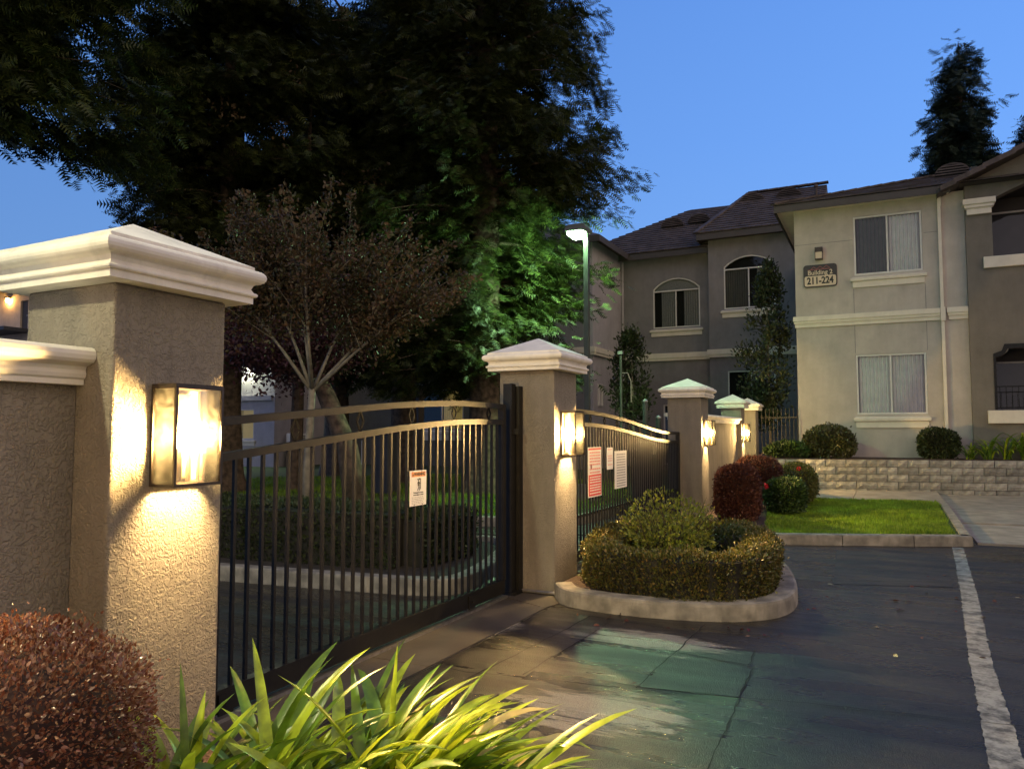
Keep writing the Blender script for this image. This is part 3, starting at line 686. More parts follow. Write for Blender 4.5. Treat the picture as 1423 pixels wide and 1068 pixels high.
# ---------------------------------------------------------------- lanterns
def lantern(label, xf, yc, zc=1.483, s=1.0):
    w_, d_, h_ = .25*s, .15*s, .42*s
    t = thing('wall_lantern', label, 'wall lamp', (xf, yc, zc), 'box lanterns mounted on the pillars')
    x0, x1, y0, y1, z0, z1 = xf+.001, xf+d_, yc-w_/2, yc+w_/2, zc-h_/2, zc+h_/2; e = .012*s
    f = MB()
    for yy in (y0, y1-e): f.box(x1-e, x1, yy, yy+e, z0, z1)
    for yy in (y0, y1-e): f.box(x0, x0+e, yy, yy+e, z0, z1)
    for zz in (z0, z1-e):
        f.box(x1-e, x1, y0+e, y1-e, zz, zz+e); f.box(x0, x0+e, y0+e, y1-e, zz, zz+e)
        for yy in (y0, y1-e): f.box(x0+e, x1-e, yy, yy+e, zz, zz+e)
    f.build('frame', 'bronze', t)
    MB().box(x0, x1-.002, y0+.001, y1-.001, z1+.0005, z1+.008).build('top_cover', 'bronze', t)
    MB().box(x0+.001, x0+.02, yc-.06*s, yc+.06*s, z0+.03, z1-.03).build('back_plate', 'plate', t)
    MB().box(x1-.008, x1-.005, y0+e, y1-e, z0+e, z1-e).build('pane', 'seeded', t)
    for yy in (y0+.004, y1-.007): MB().box(x0+e, x1-e, yy, yy+.003, z0+e, z1-e).build('pane', 'seeded', t)
    for dy in (-.06, 0, .06):
        yb, xb = yc+dy*s, x0+(.10 if dy else .085)*s
        b = MB(); b.tube([(xb, yb, z0+.02), (xb, yb, zc-.055)], [.012, .010], 8); b.build('candle_socket', 'plate', t)
        b = MB(); b.tube([(xb, yb, zc+q*s) for q in (-.05, -.035, -.012, .012, .032, .048, .056)], [q*s for q in (.012, .022, .0285, .0275, .020, .010, .001)], 10); b.build('bulb', 'bulb', t, smooth=True)
    return t
lantern('large box lantern glowing on the nearest pillar', LX, 2.297)
lantern('lit box lantern on the pillar between the two gates, above the signs', LX, 6.765)
lantern('lit box lantern on the pillar behind the rose shrub', LX, 13.05)
lantern('lit box lantern on the small pillar with the green-lit cap', -3.1, 18.99)
lantern('lit box lantern on the pillar behind the viewpoint', LX, -3.2)

# ---------------------------------------------------------------- gates
def interp(tab, y):
    if y <= tab[0][0]: return tab[0][1]
    for (a, p), (b, q) in zip(tab[:-1], tab[1:]):
        if y <= b: t = (y-a)/(b-a); return p+(q-p)*t
    return tab[-1][1]
GX = -3.15
pick_mesh = {}
def gate(label, y0, y1, top, low, diam, zb0=.05, zb1=.17):
    t = thing('metal_gate', label, 'gate', (GX, (y0+y1)/2, 0), 'black sliding driveway gates')
    ys = np.linspace(y0, y1, 20)
    from_tab = lambda tab: smooth_line([(y, z) for y, z in tab], 3)
    tt, tl = from_tab(top), from_tab(low)
    for tab in (tt, tl):
        MB().path([(GX, y, interp(tab, y)-.022) for y in ys], .05, .044).build('arched_rail', 'metal', t)
    MB().box(GX-.03, GX+.03, y0, y1, zb0, zb1).build('bottom_rail', 'metal', t)
    n = int(round((y1-y0)/.103))
    for i in range(1, n):
        y = y0+i*(y1-y0)/n; z = interp(tl, y)-.03
        o = MB().box(GX-.0095, GX+.0095, y-.0095, y+.0095, zb1-.01, z).build('picket', 'metal', t)
    for y in (y0, y1):
        z = interp(tt, y)
        MB().box(GX-.028, GX+.028, y-.028, y+.028, zb1, z).build('stile', 'metal', t)
    for yd in diam:
        z0_, z1_ = interp(tl, yd)-.002, interp(tt, yd)-.042; zc = (z0_+z1_)/2; hh = (z1_-z0_)/2; ww = .035
        m = MB()
        q = [(GX, yd, zc-hh), (GX, yd+ww, zc), (GX, yd, zc+hh), (GX, yd-ww, zc)]
        for a, b in zip(q, q[1:]+q[:1]): m.bar(a, b, .012, .009, up=(1, 0, 0))
        m.build('diamond_ornament', 'ornament', t)
    for yw in (y0+.35, y1-.62):
        m = MB(); m.tube([(GX-.015, yw, .045), (GX+.015, yw, .045)], [.045, .045], 16); m.build('wheel', 'steel', t)
        m = MB(); m.box(GX+.031, GX+.04, yw-.05, yw+.05, .04, .15); m.tube([(GX+.04, yw, .1), (GX+.05, yw, .1)], [.012, .012], 8); m.build('wheel_bracket', 'metal', t)
    return t
g1 = gate('black picket gate between the near pillar and the middle pillar, white warning sign on it', 2.6, 6.18,
     [(2.5, 1.545), (2.87, 1.575), (3.53, 1.63), (4.08, 1.68), (4.68, 1.725), (5.42, 1.758), (6.2, 1.752)], [(2.5, 1.35), (2.87, 1.385), (3.53, 1.45), (4.08, 1.505), (4.68, 1.56), (5.42, 1.605), (6.2, 1.612)], [3.47, 4.09, 4.70, 5.32, 5.92])
g2 = gate('farther black picket gate behind the hedge island, red notice sign on it', 7.12, 12.7,
     [(7.1, 1.77), (8.37, 1.755), (9.28, 1.715), (10.2, 1.645), (11.1, 1.56), (11.9, 1.51), (12.7, 1.50)], [(7.1, 1.62), (8.36, 1.61), (9.28, 1.572), (10.2, 1.50), (11.1, 1.42), (12.15, 1.365), (12.7, 1.36)], [7.5, 8.0, 8.5, 9.0, 9.5, 10.0, 10.5, 11.1, 11.7])
# light bar behind gate 2 (lower brace)
for g_, ya, yb, zz in ((g2, 7.16, 12.66, .52),):
    MB().box(GX-.045, GX-.02, ya, yb, zz, zz+.03).build('brace', 'metal', g_)
gp = thing('gate_post', 'tall black double post holding the gate beside the middle pillar', 'gate post', (GX, 6.37, 0))
MB().box(GX-.05, GX+.04, 6.30, 6.38, 0, 1.95).build('post', 'metal', gp)
MB().box(GX-.02, GX+.07, 6.395, 6.47, 0, 1.93).build('post', 'metal', gp)
MB().box(GX-.08, GX+.08, 6.28, 6.475, .009, .04).build('foot_plate', 'metal', gp)
MB().box(GX+.041, GX+.1, 6.31, 6.37, 1.48, 1.53).build('catch', 'metal', gp)
tr = MB(); tr.box(GX+.0, GX+.05, 2.35, 6.2, .0085, .028); tag(tr.build('gate_track', 'steel'), 'bright steel ground track under the near gate', 'gate track')
tr = MB(); tr.box(GX+.0, GX+.05, 7.2, 13.6, .0085, .028); tag(tr.build('gate_track', 'steel'), 'steel ground track under the farther gate', 'gate track')
cnd = MB(); cnd.tube([(-3.3, 6.455, .03), (-2.8, 6.455, .03), (-2.74, 6.46, .03)], [.016]*3, 8); tag(cnd.build('conduit_pipe', 'steel'), 'thin grey conduit pipe along the foot of the middle pillar', 'pipe')

# ---------------------------------------------------------------- signs on the gates
def text_obj(name, s, size, mt, parent, M4, bold=.0, sx_=1):
    cu = bpy.data.curves.new(name, 'FONT'); cu.body = s; cu.size = size; cu.align_x = 'CENTER'; cu.align_y = 'CENTER'; cu.extrude = .0006; cu.offset = bold
    tmp = bpy.data.objects.new('tmp', cu); col.objects.link(tmp); dg = bpy.context.evaluated_depsgraph_get()
    me = bpy.data.meshes.new_from_object(tmp.evaluated_get(dg)); bpy.data.objects.remove(tmp)
    me.transform(M4 @ Matrix.Diagonal((sx_, 1, 1, 1))); me.materials.clear(); me.materials.append(M[mt])
    w_ = W[parent.name]; me.transform(Matrix.Translation(-w_)); o = bpy.data.objects.new(name, me); link(o, parent); W[o.name] = w_; return o
def on_x(x, y, z, tilt=0):   # text facing +x, reading along +y
    return Matrix.Translation((x, y, z)) @ Matrix(((0, 0, 1, 0), (1, 0, 0, 0), (0, 1, 0, 0), (0, 0, 0, 1))) @ Matrix.Rotation(tilt, 4, 'Z')
def on_y(x, y, z):           # facing -y, reading along +x
    return Matrix.Translation((x, y, z)) @ Matrix(((1, 0, 0, 0), (0, 0, -1, 0), (0, 1, 0, 0), (0, 0, 0, 1)))
SXF = GX+.0125
def panel(t, name, mt, y0, y1, z0, z1, x, th=.002, sag=0):
    return MB().box(x, x+th, y0, y1, z0, z1).build(name, mt, t)
def lines(t, name, mt, x, y0, y1, zs, h, words=6):
    m = MB(); random.seed(hash_(zs))
    for z in zs:
        y = y0
        while y < y1-.008:
            w_ = random.uniform(.35, 1)*(y1-y0)/words; w_ = min(w_, y1-y)
            m.box(x, x+.0008, y, y+w_, z-h/2, z+h/2); y += w_+.008
    return m.build(name, mt, t)
def hash_(zs): return int(sum(zs)*1000)
s1 = thing('warning_sign', 'white sign with orange WARNING header wired to the near gate', 'sign', (SXF, 4.775, .95))
panel(s1, 'board', 'signwhite', 4.665, 4.885, .955, 1.215, SXF, .003)
panel(s1, 'header', 'signorange', 4.685, 4.872, 1.168, 1.205, SXF+.0032, .001)
text_obj('lettering', 'WARNING', .032, 'ink', s1, on_x(SXF+.0045, 4.79, 1.187), .0008, .95)
m = MB(); m.V += [(SXF+.0047, 4.692, 1.176), (SXF+.0047, 4.712, 1.176), (SXF+.0047, 4.702, 1.198)]; m.F.append((0, 1, 2)); m.build('alert_triangle', 'ink', s1)
m = MB(); xx = SXF+.0038
m.box(xx, xx+.001, 4.800, 4.808, 1.075, 1.155)
for a, b in (((4.785, 1.10), (4.765, 1.065)), ((4.785, 1.10), (4.792, 1.066)), ((4.775, 1.13), (4.798, 1.118)), ((4.778, 1.136), (4.765, 1.118)), ((4.782, 1.142), (4.799, 1.155)), ((4.778, 1.14), (4.760, 1.152))):
    m.bar((xx, a[0], a[1]), (xx, b[0], b[1]), .001, .006, up=(1, 0, 0)) if 0 else m.bar((xx, a[0], a[1]), (xx, b[0], b[1]), .006, .001, up=(1, 0, 0))
m.box(xx, xx+.001, 4.768, 4.79, 1.098, 1.134); m.tube([(xx, 4.783, 1.15), (xx+.001, 4.783, 1.15)], [.008, .008], 10)
m.build('pictogram', 'ink', s1)
text_obj('lettering', 'Moving gate can cause', .0155, 'ink', s1, on_x(SXF+.0035, 4.777, 1.052), .0002, .95)
text_obj('lettering', 'serious injury or death', .0155, 'ink', s1, on_x(SXF+.0035, 4.777, 1.036), .0002, .95)
lines(s1, 'small_print', 'greyink', SXF+.003, 4.69, 4.85, [1.018, 1.006, .994, .982, .97], .0035)
m = MB()
for yy, zz in ((4.70, 1.209), (4.82, 1.209), (4.72, .963), (4.83, .963)): m.box(SXF-.02, SXF+.006, yy-.003, yy+.003, zz-.003, zz+.003)
m.build('tie', 'ink', s1)
s2 = thing('notice_sign', 'red and white notice sign hung on the farther gate', 'sign', (SXF, 8.6, .73))
panel(s2, 'board', 'signwhite', 8.37, 8.83, .73, 1.32, SXF, .003)
panel(s2, 'red_field', 'signred', 8.385, 8.815, .745, .995, SXF+.0032, .001); panel(s2, 'red_band', 'signred', 8.385, 8.815, 1.285, 1.31, SXF+.0032, .001)
lines(s2, 'pink_lettering', 'signpink', SXF+.0035, 8.42, 8.79, [1.255, 1.22, 1.185, 1.15, 1.115, 1.06, 1.02], .02, 4)
lines(s2, 'white_lettering', 'signwhite', SXF+.0045, 8.42, 8.79, [.965, .935, .905, .87, .84, .81, .775], .014, 4)
m = MB(); m.tube([(SXF+.004, 8.47, 1.09+.0), (SXF+.005, 8.47, 1.09)], [.028, .028], 14); m.build('logo', 'mount', s2)
s3 = thing('notice_sign', 'smallest white paper notice, between the red sign and the lined sheet', 'sign', (SXF, 9.15, 1.03))
panel(s3, 'board', 'signwhite', 9.04, 9.27, 1.03, 1.305, SXF, .003); lines(s3, 'lettering', 'signpink', SXF+.0035, 9.07, 9.24, [1.28, 1.2, 1.17, 1.14, 1.09], .01, 3)
s4 = thing('notice_sign', 'white sheet of grey printed lines, rightmost on the farther gate', 'sign', (SXF, 9.6, .76))
panel(s4, 'board', 'signwhite', 9.34, 9.84, .77, 1.255, SXF, .003); lines(s4, 'lettering', 'greyink', SXF+.0035, 9.42, 9.78, list(np.arange(.80, 1.22, .034)), .014, 5)

# ================================================================ BUILDING 2
B = thing('apartment_building', 'two-storey apartment building with beige, grey and taupe stucco and brown tile roof', 'building', (0, 24, 0))
def arch_pts(x0, x1, z0, zs, zt, n=9):
    p = [(x0, z0), (x1, z0), (x1, zs)]
    c = (x0+x1)/2; h = zt-zs; w_ = (x1-x0)/2; rad = (w_*w_+h*h)/(2*h); a0 = math.asin(w_/rad)
    for i in range(1, n): a = a0-2*a0*i/n; p.append((c+rad*math.sin(a), zt-rad+rad*math.cos(a)))
    p.append((x0, zs)); return p
def rect(x0, x1, z0, z1): return [(x0, z0), (x1, z0), (x1, z1), (x0, z1)]
def ring_frame(m, outer, inner, y0, y1):
    n = len(outer); b = len(m.V)
    for lp, yy in ((outer, y0), (inner, y0), (inner, y1), (outer, y1)): m.V += [(p[0], yy, p[1]) for p in lp]
    for k in range(n):
        k2 = (k+1) % n
        for q in range(4): q2 = (q+1) % 4; m.F.append((b+q*n+k, b+q*n+k2, b+q2*n+k2, b+q2*n+k))
def inset(lp, d):
    c = np.mean(np.array(lp), 0); xs = [p[0] for p in lp]; zs = [p[1] for p in lp]; w_, h_ = max(xs)-min(xs), max(zs)-min(zs); cx, cz = (max(xs)+min(xs))/2, (max(zs)+min(zs))/2
    return [(cx+(p[0]-cx)*(w_-2*d)/w_, cz+(p[1]-cz)*(h_-2*d)/h_) for p in lp]
def window(par, y, lp, left='blindgrey', right='blind', split=.5, transom=None, sill=None, transmat='dark', slat=.085, mirror=False):
    f = MB(); lp2 = inset(lp, .004); inn = inset(lp, .05); ring_frame(f, lp2, inn, y-.012, y+.07)
    xs = [p[0] for p in inn]; zs = [p[1] for p in inn]; x0, x1, z0, z1 = min(xs), max(xs), min(zs), max(zs); xm = x0+(x1-x0)*split
    zt = transom or z1
    if transom: f.box(x0-.003, x1+.003, y-.008, y+.06, transom-.025, transom+.025)
    f.box(xm-.022, xm+.022, y-.01, y+.06, z0-.003, zt-(.026 if transom else -.003))
    w_ = f.build('window', 'winframe', par)
    mesh_obj('pane', [(p[0], y+.03, p[1]) for p in inn], [tuple(range(len(inn)))], 'pane', w_)
    for a, b, mm in ((x0, xm-.02, left), (xm+.02, x1, right)):
        if mm is None: continue
        m = MB(); n = max(2, int((b-a)/slat))
        for i in range(n):
            q0 = a+(b-a)*i/n; q1 = a+(b-a)*(i+1)/n
            if mm == 'curtain' and i < n*.25: continue
            qm = q0*.62+q1*.38; bb = len(m.V); m.V += [(q0+.002, y+.135, z0), (qm, y+.09, z0), (q1-.002, y+.135, z0), (q0+.002, y+.135, zt), (qm, y+.09, zt), (q1-.002, y+.135, zt)]; m.F += [(bb, bb+1, bb+4, bb+3), (bb+1, bb+2, bb+5, bb+4)]
        m.build('blind', mm, w_)
    if transom and transmat != 'dark':
        m = MB(); m.box(x0, x1, y+.12, y+.13, zt, z1); m.build('blind', transmat, w_)
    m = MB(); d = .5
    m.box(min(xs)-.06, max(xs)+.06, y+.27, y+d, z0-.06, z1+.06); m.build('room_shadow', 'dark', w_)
    if sill:
        s0, s1_, sz0, sz1 = sill
        m = MB(); h = sz1-sz0
        m.box(s0+.05, s1_-.05, y-.07, y-.001, sz0, sz0+h*.55)
        m.V += []; m.rings(s0+.05, s1_-.05, y-.07, y-.001, [(0, sz0+h*.551), (.05, sz0+h*.62), (.055, sz0+h*.85), (.0, sz1)])
        m.build('sill', 'trim', w_)
    return w_
# front block
w1 = rect(-.635, .995, 5.69, 7.285); w2 = rect(-.66, 1.0, 1.96, 3.555)
fw = MB(); fw.slab(rect(-2.13, 1.958, 0, 7.66), [w1, w2], 22.1, 22.35); fw.build('wall', 'beige', B)
MB().slab([(22.352, 0), (29.4, 0), (29.4, 7.66), (22.352, 7.66)], [], -2.13, -1.93, 'x').build('wall', 'beige', B)
window(B, 22.13, w1, 'blindgrey', 'blind', .5, sill=(-.73, 1.07, 5.36, 5.64))
window(B, 22.13, w2, 'blind', 'blind', .5, sill=(-.74, 1.06, 1.61, 1.9))
for (x0, x1, y, z0) in ((-2.2, 1.34, 22.1, 4.36), (1.49, 1.956, 22.1, 4.36)):
    m = MB(); m.box(x0+.04, x1, y-.05, y-.001, z0, z0+.10); m.box(x0+.02, x1, y-.085, y-.001, z0+.101, z0+.17); m.box(x0, x1, y-.115, y-.001, z0+.171, z0+.30); m.build('belt_trim', 'trim', B)
m = MB(); m.box(1.355, 1.43, 22.01, 22.085, .9, 7.45); ds = m.build('downspout', 'trim', B)
m = MB(); m.box(1.345, 1.455, 21.98, 22.098, 4.33, 4.68); m.box(1.36, 1.44, 22.0, 22.098, 7.3, 7.6); m.build('downspout_strap', 'trim', ds)
# expansion seams in the stucco
m = MB()
for x in (-.66, 1.03):
    m.box(x-.006, x+.006, 22.096, 22.0995, 3.6, 4.355); m.box(x-.006, x+.006, 22.096, 22.0995, 4.67, 5.33)
m.box(-2.12, -.66, 22.096, 22.0995, 6.66, 6.672); m.box(1.03, 1.34, 22.096, 22.0995, 6.66, 6.672); m.build('stucco_seam', 'grey', B)
# fascia and roof of the front block
m = MB(); m.box(-2.6, 1.62, 21.6, 21.64, 7.52, 7.71); m.box(-2.6, -2.56, 21.641, 31, 7.52, 7.71); m.build('fascia', 'fascia', B)
m = MB(); m.box(-2.56, 1.62, 21.641, 22.1, 7.60, 7.62); m.box(-2.56, -2.13, 22.11, 29.3, 7.60, 7.62); m.build('soffit', 'trim', B)
pf = math.atan2(1.75, 5.0)
m = MB(); m.V += [(-2.6, 21.6, 7.712), (9.5, 21.6, 7.712), (9.5, 26.6, 9.46), (2.4, 26.6, 9.46), (-2.6, 31.6, 7.712), (9.5, 31.6, 7.712)]
m.F += [(0, 1, 2, 3), (4, 0, 3), (5, 4, 3, 2), (0, 4, 5, 1)]; m.build('roof', 'fascia', B)
tm = MB(); tm.box(-.163, .163, 0, .39, 0, .028); tm.V[0:2]; 
tile_me = None
for i in range(17):
    yy = 21.57+i*.31*math.cos(pf); zz = 7.72+i*.31*math.sin(pf)
    xl = -2.6+max(0, yy-21.6)+.12; x = xl+(.165 if i % 2 else 0)
    while x < 3.2+.05*i:
        if tile_me is None:
            o = tm.build('roof_tile', 'tile', B, local=True); tile_me = o.data
        else:
            o = bpy.data.objects.new('roof_tile', tile_me); link(o, B)
        o.location = (x, yy-24, zz+random.uniform(0, .008)); o.rotation_euler = (pf-.045+random.uniform(-.01, .01), random.uniform(-.015, .015), random.uniform(-.01, .01))
        x += .334
m = MB()
for i in range(16):   # hip tiles
    q = i*.33; m.bar((-2.62+q, 21.58+q, 7.76+q*.35), (-2.62+q+.36, 21.58+q+.36, 7.775+(q+.36)*.35), .2, .05)
m.build('hip_tile', 'tile', B)
m = MB()
for i in range(18): m.bar((2.4+i*.4, 26.6, 9.52), (2.82+i*.4, 26.6, 9.535), .26, .06)
m.build('ridge_tile', 'tile', B)
# left-hand hip slope courses (seen from the side step)
def courses(P0, P1, Q0, Q1, rows, mt='tile', name='tile_courses', tw=.34):
    """tile courses on a slope: P0-P1 eave, Q0-Q1 ridge"""
    m = MB(); P0, P1, Q0, Q1 = map(Vector, (P0, P1, Q0, Q1)); up = ((Q0-P0).cross(P1-P0)).normalized()
    if up.z < 0: up = -up
    for r_ in range(rows):
        a, b = P0.lerp(Q0, r_/rows), P1.lerp(Q1, r_/rows); c, d = P0.lerp(Q0, (r_+1.15)/rows), P1.lerp(Q1, (r_+1.15)/rows)
        n = max(1, int((b-a).length/tw)); st_ = .5*(r_ % 2)
        for i in range(-1 if st_ else 0, n):
            t0, t1 = max(0, (i+st_)/n)+.002, min(1, (i+1+st_)/n)-.002
            if t1 <= t0+.004: continue
            j = random.uniform(.0, .012)
            bb = len(m.V)
            for u_, v_ in ((a.lerp(b, t0), c.lerp(d, t0)), (a.lerp(b, t1), c.lerp(d, t1))):
                m.V += [tuple(u_+up*.002), tuple(u_+up*(.05+j)), tuple(v_+up*(.012))]
            m.F += [(bb, bb+3, bb+4, bb+1), (bb+1, bb+4, bb+5, bb+2), (bb, bb+1, bb+2), (bb+3, bb+5, bb+4)]
    o = m.build(name, mt, B); o['kind'] = 'stuff'; return o
courses((-2.6, 31.6, 7.715), (-2.6, 21.6, 7.715), (2.39, 26.61, 9.463), (2.39, 26.59, 9.463), 16)
def attic_vent(x, y, z, r=.42, pitch=.5):
    m = MB(); n = 9; hgt = .30
    # eyebrow hood with louvres
    pts = [(x-r*math.cos(math.pi*i/n), z+r*.75*math.sin(math.pi*i/n)) for i in range(n+1)]
    b = len(m.V); dy = .75*r/math.tan(pitch)*1.0
    for (px_, pz) in pts: m.V += [(px_, y, pz+.02), (px_, y, pz-.03), (px_, y+(pz-z)/math.tan(pitch)+.1, pz+.02)]
    for i in range(n):
        a, c = b+3*i, b+3*i+3; m.F += [(a, c, c+1, a+1), (a, a+2, c+2, c)]
    v = m.build('roof_vent', 'tile', B)
    m = MB(); m.V += [(p[0], y+.05, p[1]) for p in pts]; m.F.append(tuple(range(n+1))); m.build('vent_back', 'dark', v)
    m = MB()
    for k in range(4):
        zz = z+.03+k*.075; hw = r*math.sqrt(max(0.02, 1-((zz-z)/(r*.75))**2))-.02
        m.box(x-hw, x+hw, y-.01, y+.04, zz, zz+.035)
    m.build('louvre', 'tile', v)
attic_vent(1.95, 24.9, 8.93, .46, .34)
# taupe gabled block with balconies
gz_ = lambda x: 7.66+.45*(x-1.72) if x < 5.5 else 7.66+.45*(3.78)-.45*(x-5.5)
arch_open = arch_pts(2.53, 8.3, 5.85, 7.30, 8.0, 14); low_open = [(2.49, 2.03), (8.3, 2.03), (8.3, 3.56), (2.78, 3.56), (2.74, 3.47), (2.66, 3.40), (2.56, 3.36), (2.49, 3.35)]
m = MB(); m.slab([(1.96, 0), (9.3, 0), (9.3, gz_(9.3)), (5.5, gz_(5.5)), (1.96, gz_(1.96))], [arch_open, low_open], 21.95, 22.3); m.build('wall', 'taupe', B)
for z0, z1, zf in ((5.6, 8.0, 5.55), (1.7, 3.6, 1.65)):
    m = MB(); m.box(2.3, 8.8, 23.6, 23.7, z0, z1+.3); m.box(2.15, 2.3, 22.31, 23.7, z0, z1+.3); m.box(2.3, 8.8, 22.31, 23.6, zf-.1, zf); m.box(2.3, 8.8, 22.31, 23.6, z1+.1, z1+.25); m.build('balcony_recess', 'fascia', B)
window(B, 23.55, rect(2.62, 4.6, 5.7, 7.35), 'blindgrey', 'blindgrey', .5); window(B, 23.55, rect(2.62, 4.6, 1.75, 3.35), 'curtain', 'blindgrey', .4)
m = MB(); m.box(2.31, 8.5, 21.86, 21.949, 5.57, 5.85); bevel(m.build('balcony_parapet', 'trim', B), .01)
m = MB(); m.box(2.28, 8.5, 21.86, 21.949, 1.71, 2.03); bevel(m.build('balcony_parapet', 'trim', B), .01)
m = MB(); m.rings(1.99, 2.52, 21.86, 21.949, [(0, 6.95), (.0, 7.08), (.05, 7.12), (.05, 7.17), (.09, 7.2), (.09, 7.33)]); m.build('pier_capital', 'trim', B)
m = MB()
m.box(2.50, 8.3, 22.0, 22.03, 2.60, 2.63); m.box(2.50, 8.3, 22.0, 22.03, 2.08, 2.11)
for i in range(44): m.box(2.55+i*.13, 2.565+i*.13, 22.008, 22.022, 2.11, 2.60)
m.build('balcony_railing', 'metal', B)
m = MB(); m.box(2.44, 2.495, 21.93, 21.949, 2.04, 3.34); m.slab([(2.44, 3.34), (2.56, 3.35), (2.68, 3.42), (2.75, 3.55), (8.3, 3.55), (8.3, 3.66), (2.68, 3.66), (2.62, 3.5), (2.44, 3.43)], [], 21.93, 21.949); m.build('opening_trim', 'metal', B)
# gable roof
sl = math.atan(.45)
m = MB(); m.V += [(1.35, 21.45, 7.50), (5.5, 21.45, 9.37), (5.5, 27, 9.37), (1.35, 27, 7.50), (1.35, 21.45, 7.58), (5.5, 21.45, 9.45), (5.5, 27, 9.45), (1.35, 27, 7.58), (9.7, 21.45, 7.50), (9.7, 27, 7.50), (9.7, 21.45, 7.58), (9.7, 27, 7.58)]
m.F += [(0, 1, 2, 3), (7, 6, 5, 4), (0, 4, 5, 1), (0, 3, 7, 4), (1, 8, 9, 2), (5, 6, 11, 10), (1, 5, 10, 8), (8, 10, 11, 9)]; m.build('roof', 'fascia', B)
rk = None
for i in range(13):
    q = i*.345
    if rk is None:
        mb = MB(); mb.box(0, .37, -.09, .12, -.085, .03); rk = mb.build('rake_tile', 'tile', B, local=True); o = rk
    else: o = bpy.data.objects.new('rake_tile', rk.data); link(o, B)
    o.location = (1.38+q*math.cos(sl), 21.45-24, 7.60+q*math.sin(sl)+.012*(i % 2)); o.rotation_euler = (0, -sl+.05, 0)
courses((1.35, 27, 7.58), (1.35, 21.56, 7.58), (5.5, 27, 9.45), (5.5, 21.56, 9.45), 13)
# middle grey block with arched window
wm = arch_pts(-5.42, -3.54, 6.19, 7.83, 8.22); wml = rect(-5.33, -3.6, 1.6, 3.82)
m = MB(); m.slab(rect(-6.0, -1.935, 0, 9.0), [wm, wml], 29.4, 29.65); m.build('wall', 'grey', B)
window(B, 29.43, wm, 'blindgrey', 'curtain', .49, transom=7.72, sill=(-5.54, -3.45, 5.86, 6.15))
window(B, 29.43, wml, None, 'blindgrey', .5)
m = MB(); m.box(-6.04, -2.14, 29.3, 29.398, 4.36, 4.46); m.box(-6.07, -2.14, 29.27, 29.398, 4.461, 4.66); m.build('belt_trim', 'trim', B)
m = MB(); m.box(-6.35, -1.9, 28.9, 28.94, 8.86, 9.10); m.box(-6.35, -6.31, 28.941, 33, 8.86, 9.10); m.build('fascia', 'fascia', B)
m = MB(); m.box(-6.31, -1.9, 28.941, 29.4, 8.93, 8.95); m.build('soffit', 'fascia', B)
m = MB(); m.V += [(-6.35, 28.9, 9.102), (-1.85, 28.9, 9.102), (-1.9, 33.5, 11.75), (-5.06, 33.5, 11.8), (-6.35, 38, 9.102), (-1.85, 38, 9.102)]; m.F += [(0, 1, 2, 3), (4, 0, 3), (5, 4, 3, 2), (1, 5, 2), (0, 4, 5, 1)]; m.build('roof', 'fascia', B)
courses((-6.37, 28.87, 9.105), (-1.85, 28.87, 9.105), (-5.06, 33.5, 11.8), (-1.9, 33.5, 11.75), 17)
courses((-6.35, 38, 9.105), (-6.35, 28.9, 9.105), (-5.06, 33.55, 11.8), (-5.06, 33.45, 11.8), 9)
m = MB()
for i in range(14): t_ = i/14; p = Vector((-6.38, 28.86, 9.15)).lerp(Vector((-5.06, 33.5, 11.85)), t_); q = Vector((-6.38, 28.86, 9.15)).lerp(Vector((-5.06, 33.5, 11.85)), t_+.08); m.bar(p, q+Vector((0, 0, .02)), .2, .05)
for i in range(8): m.bar((-5.06+i*.4, 33.5, 11.86), (-4.64+i*.4, 33.5, 11.87), .26, .06)
m.build('hip_tile', 'tile', B)
attic_vent(-4.75, 32.35, 11.12, .5, .52); attic_vent(-3.3, 32.35, 11.12, .5, .52)
m = MB(); m.tube([(-2.2, 31.6, 10.6), (-2.2, 31.6, 11.15)], [.06, .06], 10); m.tube([(-2.2, 31.6, 11.15), (-2.2, 31.6, 11.25)], [.1, .07], 10); m.build('vent_pipe', 'tile', B)
# left grey section with the other arched window
wl = arch_pts(-8.37, -6.47, 5.69, 7.30, 7.72); wll = rect(-8.0, -7.1, .2, 2.6)
m = MB(); m.slab(rect(-9.67, -6.0, 0, 8.75), [wl, wll], 30.0, 30.25); m.build('wall', 'grey', B)
window(B, 30.03, wl, 'curtain', 'curtain', .49, transom=7.2, transmat='curtain', sill=(-8.5, -6.35, 5.36, 5.64))
window(B, 30.03, wll, None, None, .5)
m = MB(); m.box(-9.62, -6.0, 29.9, 29.998, 4.36, 4.46); m.box(-9.62, -6.0, 29.87, 29.998, 4.461, 4.66); m.build('belt_trim', 'trim', B)
m = MB(); m.box(-6.0, -5.9, 29.651, 30.25, 0, 8.9); m.build('wall', 'grey', B)
m = MB(); m.box(-12, -6.02, 29.5, 29.54, 8.5, 8.73); m.box(-6.05, -5.98, 29.48, 29.62, 8.42, 8.8); m.build('fascia', 'fascia', B)
m = MB(); m.V += [(-12.5, 29.5, 8.735), (-6.0, 29.5, 8.735), (-2, 35, 11.8), (-7.95, 35, 11.88), (-12.5, 40, 8.735), (-6, 40, 8.735)]; m.F += [(0, 1, 2, 3), (4, 0, 3), (5, 4, 3, 2), (1, 5, 2), (0, 4, 5, 1)]; m.build('roof', 'fascia', B)
courses((-12.5, 29.47, 8.74), (-6.02, 29.47, 8.74), (-7.95, 35, 11.88), (-2, 35, 11.8), 20)
attic_vent(-8.15, 32.4, 10.5, .5, .52); attic_vent(-7.0, 32.5, 10.56, .5, .52)
